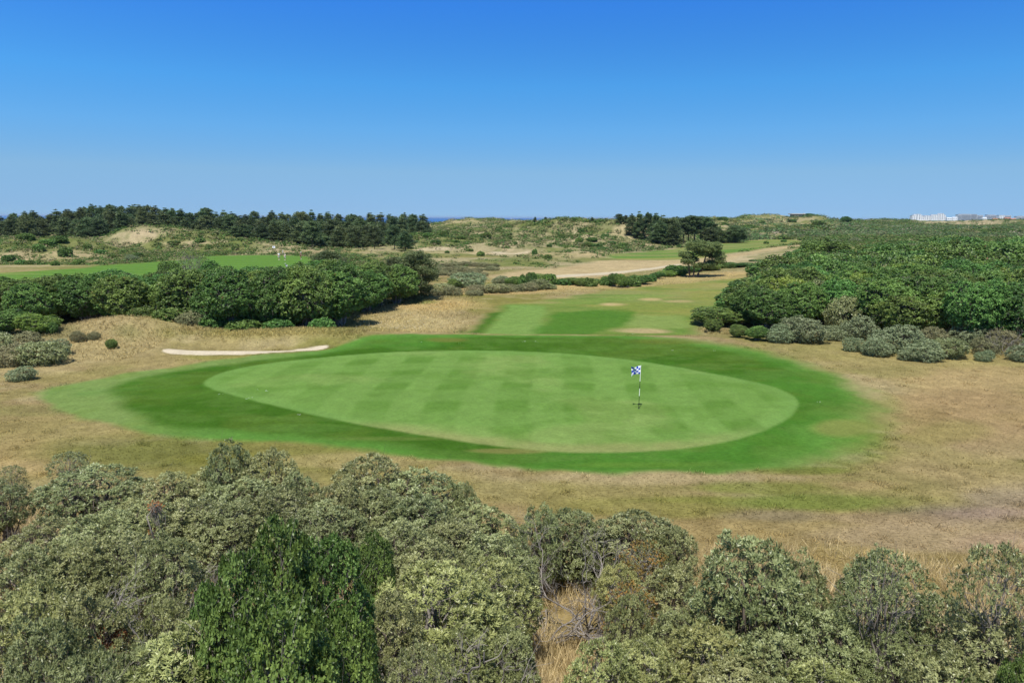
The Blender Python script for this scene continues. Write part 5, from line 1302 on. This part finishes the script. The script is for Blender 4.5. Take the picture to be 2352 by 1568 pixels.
def trolley(px, py, d, rz, label, c2):
    x = xray(px, py, d); z = hz(x, d)
    e = empty('golf_trolley', (x, d, z), rz, (1.15,) * 3); tag(e, label, 'golf trolley', 'golf trolleys parked on the far lawn')
    for s in (-1, 1):
        bm = bmesh.new(); cyl(bm, (s * .30 - .02, .12, .15), (s * .30 + .02, .12, .15), .15, .15, 20); w = bobj('wheel', bm, M_BLACK, e)
        bm = bmesh.new(); cyl(bm, (s * .30 - .026, .12, .15), (s * .30 + .026, .12, .15), .06, .06, 12); bobj('hub', bm, M_CL['grey'], w)
    bm = bmesh.new(); cyl(bm, (-.28, .12, .15), (.28, .12, .15), .012, .012, 6); cyl(bm, (0, -.25, .05), (0, .45, 1.0), .014, .014, 6); cyl(bm, (0, -.25, .05), (0, .12, .15), .012, .012, 6)
    cyl(bm, (-.1, .45, 1.0), (.1, .45, 1.0), .016, .016, 6); bobj('frame', bm, M_BLACK, e)
    bm = bmesh.new(); cyl(bm, (0, -.22, .16), (0, .20, .92), .13, .155, 16); bmesh.ops.bevel(bm, geom=[ed for ed in bm.edges], offset=.01, segments=1, affect='EDGES'); b = bobj('bag', bm, M_FWHITE, e, smooth=True)
    bm = bmesh.new(); box(bm, (0, -.14, .42), (.20, .10, .34), rx=-.5); bmesh.ops.bevel(bm, geom=bm.edges[:], offset=.025, segments=2, affect='EDGES'); bobj('pocket', bm, M_BLACK, b)
    bm = bmesh.new(); cyl(bm, (0, .165, .86), (0, .205, .935), .163, .163, 16); bobj('collar', bm, M_BLACK, b)
    for q in range(7):
        a = q * .9; bm = bmesh.new(); p = Vector((math.cos(a) * .09, .20 + math.sin(a) * .07, .92)); t = p + Vector((.02 * math.cos(a), .13, .24)); cyl(bm, p, t, .006, .006, 5); box(bm, t, (.07, .03, .05), rz=a); bobj('club', bm, M_CL[c2] if q % 3 == 0 else M_CL['grey'], b)
trolley(660, 610, 138, 1.9, 'white and black golf bag on a trolley standing on the far lawn', 'white')
trolley(686, 614, 132, 2.6, 'golf bag trolley half hidden by the thicket tops', 'navy')

def tee_sign():
    D_ = 206; x = xray(629, 571, D_); z = hz(x, D_); e = empty('sign_board', (x, D_, z)); tag(e, 'small white board with a dark blue mark on two posts beside the pines', 'sign')
    top = zray(629, 565.2, D_) - z; s = D_ / FPX
    bm = bmesh.new(); box(bm, (0, 0, top - 2.3 * s), (6.2 * s, .05, 4.6 * s)); bobj('board', bm, M_WHITE, e)
    bm = bmesh.new(); box(bm, (0, -.031, top - 1.6 * s), (1.5 * s, .012, .9 * s)); box(bm, (-.4 * s, -.031, top - 3.0 * s), (.6 * s, .012, 1.7 * s)); box(bm, (.4 * s, -.031, top - 2.9 * s), (.7 * s, .012, 1.4 * s)); bobj('marking', bm, M_BLUE, e)
    for q in (-1, 1):
        bm = bmesh.new(); box(bm, (q * 2.4 * s, .05, top * .5 - .1), (.09, .06, top - .1)); bobj('post', bm, M_BARKP, e)
tee_sign()
x, y, z = ground_at(650, 583, 120, 300); bm = bmesh.new(); cyl(bm, (0, 0, 0), (0, 0, .95), .07, .055, 8); cyl(bm, (0, 0, .95), (0, 0, 1.0), .075, .04, 8)
tag(bobj('marker_post', bm, M_WHITE, None, (x, y, z)), 'short white post beside the sandy path behind the golfers', 'post')

# crow on the fairway
def crow():
    x, y, z = ground_at(1441, 661.5, 60, 160); e = skin_body('crow', [(0, 0, .16), (.10, 0, .19), (.17, 0, .25), (.235, 0, .245), (-.13, 0, .13), (-.26, 0, .10)], [(0, 1), (1, 2), (2, 3), (0, 4), (4, 5)], [.085, .07, .05, .012, .06, (.02, .045)], M_BLACK, None)
    e.location = (x, y, z); e.scale = (1.25,) * 3; tag(e, 'small black crow standing on the fairway beyond the green', 'bird')
    for s in (-1, 1):
        bm = bmesh.new(); cyl(bm, (.01, s * .03, .10), (.02, s * .035, 0), .007, .006, 5); cyl(bm, (.0, s * .035, .004), (.06, s * .04, .004), .005, .004, 5); bobj('leg', bm, M_BLACK, e)
crow()

# scraps lying on the fringe
def leaf_litter():
    rng = np.random.default_rng(8)
    pts = [(595, 896), (612, 899), (505, 907), (568, 918), (572, 914), (687, 954), (1455, 768), (968, 787), (1052, 789), (1205, 785), (1232, 785), (1640, 806), (1545, 806), (1880, 925)]
    for i, (px, py) in enumerate(pts):
        x, y, z = ground_at(px, py, 20, 90)
        P = np.tile([[0, 0, .03]], (3, 1)) + rng.normal(size=(3, 3)) * np.array([.08, .05, .01]); T = norm(rng.normal(size=(3, 3)) * .4 + np.array([0, 0, 1]))
        o = mobj('fallen_feather', mesh_from('fallen_feather', [leaves_mesh('l', P, T, np.full(3, .5), 2, .045, .02, (50, 88), rng, None)], M_WHITE), loc=(x, y, z + .01))
        tag(o, 'tiny pale feather or leaf scrap lying on the dark mown fringe', 'feather', 'pale scraps lying on the mown grass')
leaf_litter()

# ------------------------------------------------------------------ concrete lookout on the dune, right of centre
M_CONC = plain('old_concrete', (.40, .36, .30), .9, var=.2, scale=.6); M_DARK = plain('dark_opening', (.02, .02, .02), .9)
def bunker_house():
    d = 512; s = d / FPX; x = xray(1829, 498, d); z = hz(x, d); top = zray(1829, 491.3, d) - z
    e = empty('concrete_lookout', (x, d, z)); tag(e, 'weathered concrete lookout block with a flat slab roof on the dune crest', 'bunker')
    bm = bmesh.new(); box(bm, (1.5 * s, 0, top * .5 - .6), (26 * s, 5, top + .4)); bmesh.ops.bevel(bm, geom=bm.edges[:], offset=.1, segments=1, affect='EDGES'); bobj('wall', bm, M_CONC, e)
    bm = bmesh.new(); box(bm, (0, -.4, top - .1), (31 * s, 7, .55)); bmesh.ops.bevel(bm, geom=bm.edges[:], offset=.08, segments=1, affect='EDGES'); bobj('roof', bm, M_CONC, e)
    bm = bmesh.new(); box(bm, (-9 * s, -2.42, top - 1.35), (4 * s, .2, .55)); bobj('slit', bm, M_DARK, e)
    bm = bmesh.new(); box(bm, (14.5 * s, -2.8, top - 1.1), (.7, 1.4, 3.0), ry=-.28); bobj('buttress', bm, M_CONC, e)
bunker_house()

# ------------------------------------------------------------------ resort blocks far away
M_WALLW = plain('white_render', (.78, .77, .76), .8, var=.05, scale=.05); M_WALLG = plain('grey_render', (.42, .42, .43), .8, var=.08, scale=.05); M_GLASS = plain('window_glass', (.10, .13, .17), .3, var=.2, scale=.2); M_ROOF = plain('red_roof', (.42, .19, .12), .85, scale=.1); M_BALC = plain('balcony_front', (.62, .63, .64), .7, var=.05, scale=.05)
BD = 2450.0; BS = BD / FPX
def bpx(zx): return (3400 + zx / 4.8197) / 1.65306      # from the survey sheet of the skyline
def bpy_(zy): return (780 + zy / 4.8197) / 1.65306
def block(name, label, segs, d=BD, win=True, balc=False, cat='apartment block', group='white resort blocks on the skyline'):
    """segs: (x0, x1, top, kind) on the survey sheet; each a storeyed wing"""
    s = d / FPX; xa = bpx(segs[0][0]); xb = bpx(segs[-1][1]); xm = (xa + xb) / 2
    x = xray(xm, 500, d); z = hz(x, d); e = empty(name, (x, d, z)); tag(e, label, cat, group)
    for i, (a, b, t, kd) in enumerate(segs):
        w = (bpx(b) - bpx(a)) * s; cx_ = ((bpx(a) + bpx(b)) / 2 - xm) * s; hgt = zray(xm, bpy_(t), d) - z; dep = 14 + (i % 3) * 4
        oy = (i % 3) * 1.5
        bm = bmesh.new(); box(bm, (cx_, oy + dep / 2, hgt / 2 - 2), (w - .06, dep, hgt + 4)); wl = bobj('wall', bm, M_WALLG if kd == 'g' else M_WALLW, e)
        bm = bmesh.new(); box(bm, (cx_, oy + dep / 2, hgt + .25), (w + .5, dep + .6, .5)); bobj('roof', bm, M_WALLG if kd in 'gb' else M_WALLW, e)
        rows = max(2, int(hgt / 3.4)); 
        vis = hgt - 16
        for r in range(rows):
            zz = hgt - 2.2 - r * 3.3
            if zz < hgt - 22 or zz < 1: break
            if kd == 'b' or kd == 'g':
                bm = bmesh.new(); box(bm, (cx_, oy - .03, zz), (w * .94, .1, 1.5)); bobj('window', bm, M_GLASS, wl)
                bm = bmesh.new(); box(bm, (cx_, oy - .75, zz - 1.4), (w * .97, 1.4, 1.0)); bobj('balcony', bm, M_BALC, wl)
            else:
                nw = max(1, int(w / 5.5))
                for c in range(nw):
                    bm = bmesh.new(); xx = cx_ - w / 2 + (c + .5) * w / nw; box(bm, (xx, oy - .03, zz), (w / nw * .36, .12, 1.7)); bobj('window', bm, M_GLASS, wl)
block('apartment_block', 'leftmost white stepped apartment block on the skyline', [(303, 368, 182, 'w'), (368, 425, 160, 'w'), (425, 476, 162, 'w'), (476, 500, 180, 'w'), (500, 540, 200, 'w')])
block('apartment_block', 'low white stepped block just right of the leftmost apartment block', [(545, 566, 205, 'w'), (566, 620, 185, 'w'), (620, 645, 198, 'w')])
block('apartment_block', 'white block with two roof levels left of the tallest block', [(648, 690, 188, 'w'), (690, 785, 168, 'w'), (785, 806, 175, 'w')])
block('apartment_block', 'tallest white stepped apartment block on the skyline', [(808, 838, 152, 'w'), (838, 884, 149, 'w'), (884, 922, 170, 'w'), (922, 940, 208, 'w')])
block('apartment_block', 'long grey building with balcony bands and a set-back top floor', [(1142, 1206, 168, 'b'), (1206, 1385, 160, 'b'), (1385, 1494, 162, 'g'), (1494, 1600, 178, 'b')], 2500)
block('apartment_block', 'pair of pale banded blocks with blue-grey glass between them', [(1678, 1738, 172, 'b'), (1738, 1752, 190, 'g'), (1752, 1832, 174, 'b'), (1832, 1893, 184, 'g')], 2500)
block('apartment_block', 'plain white block joined to a brownish balconied wing', [(1897, 1995, 180, 'w'), (1995, 2120, 183, 'b')], 2480)
block('apartment_block', 'banded white block at the right edge of the skyline', [(2220, 2305, 202, 'b'), (2305, 2400, 196, 'b')], 2480)
for i, (a, b, t, d) in enumerate([(1800, 1895, 240, 2380), (2010, 2118, 222, 2380), (2122, 2215, 240, 2390), (950, 1040, 226, 2380), (1050, 1140, 218, 2380), (1600, 1680, 222, 2380)]):
    s = d / FPX; xm = (bpx(a) + bpx(b)) / 2; x = xray(xm, 500, d); z = hz(x, d); w = (bpx(b) - bpx(a)) * s; h_ = zray(xm, bpy_(t), d) - z
    e = empty('house', (x, d, z)); tag(e, f"small far {'red-roofed' if i in (0, 1, 2) else 'pale'} house, {NUMS[sorted([1800, 2010, 2122, 950, 1050, 1600]).index(a)]} from the left between the apartment blocks", 'house', 'small houses between the resort blocks')
    bm = bmesh.new(); box(bm, (0, 5, h_ / 2 - 3.2), (w, 9, h_ + 3)); wl = bobj('wall', bm, M_WALLW if i > 2 else M_ROOF, e)
    bm = bmesh.new(); v = [bm.verts.new(q) for q in [(-w / 2, 0, h_ - 1.6), (w / 2, 0, h_ - 1.6), (w / 2, 10, h_ - 1.6), (-w / 2, 10, h_ - 1.6), (-w / 2, 5, h_ + .8), (w / 2, 5, h_ + .8)]]
    for f in ((0, 1, 5, 4), (2, 3, 4, 5), (0, 4, 3), (1, 2, 5), (0, 3, 2, 1)): bm.faces.new([v[k] for k in f])
    bobj('roof', bm, M_ROOF if i < 3 else M_BALC, e)
    for q in (-1, 1):
        bm = bmesh.new(); box(bm, (q * w * .25, .45, h_ - 3.4), (w * .14, .2, 1.5)); bobj('window', bm, M_GLASS, wl)
# sailing boat on the sea
def boat():
    d = 5200.0; s = d / FPX; x = xray(1175, 500, d); e = empty('sailing_boat', (x, d, -10)); tag(e, 'tiny white sailing boat on the sea below the horizon', 'boat')
    bm = bmesh.new(); v = [bm.verts.new(q) for q in [(-9, -2, 0), (7, -2, 0), (11, 0, 2.5), (7, 2, 0), (-9, 2, 0), (-10, -2.4, 2.5), (6, -2.6, 2.5), (6, 2.6, 2.5), (-10, 2.4, 2.5)]]
    for f in ((0, 1, 6, 5), (1, 2, 6), (1, 3, 2), (2, 3, 7), (3, 4, 8, 7), (0, 5, 8, 4), (5, 6, 2, 7, 8), (0, 4, 3, 1)): bm.faces.new([v[k] for k in f])
    bobj('hull', bm, M_WHITE, e)
    bm = bmesh.new(); cyl(bm, (0, 0, 2), (0, 0, 19), .2, .12, 6); bobj('mast', bm, M_CL['grey'], e)
    for pts, nm in (([(-.3, 0, 3.4), (-8, .6, 3.4), (-.3, 0, 18)], 'sail'), ([(.4, 0, 16), (.4, 0, 4), (9, .4, 3)], 'sail')):
        bm = bmesh.new(); bm.faces.new([bm.verts.new(q) for q in pts]); o = bobj(nm, bm, M_WHITE, e); m = o.modifiers.new('s', 'SOLIDIFY'); m.thickness = .08
boat()
# ------------------------------------------------------------------ air
def haze():
    m, nt, N, L = newmat('air'); out = N.new('ShaderNodeOutputMaterial'); v = N.new('ShaderNodeVolumePrincipled')
    v.inputs['Color'].default_value = (.62, .78, 1.0, 1); v.inputs['Density'].default_value = HAZE; v.inputs['Anisotropy'].default_value = .2
    L.new(v.outputs[0], out.inputs['Volume'])
    bm = bmesh.new(); box(bm, (0, 14000, 6.5), (60000, 29000, 41)); o = bobj('haze', bm, m); tag(o, 'thin pale blue air lying over the distant dunes and sea', 'haze', kind='stuff')
HAZE = .00005
if HAZE: haze()
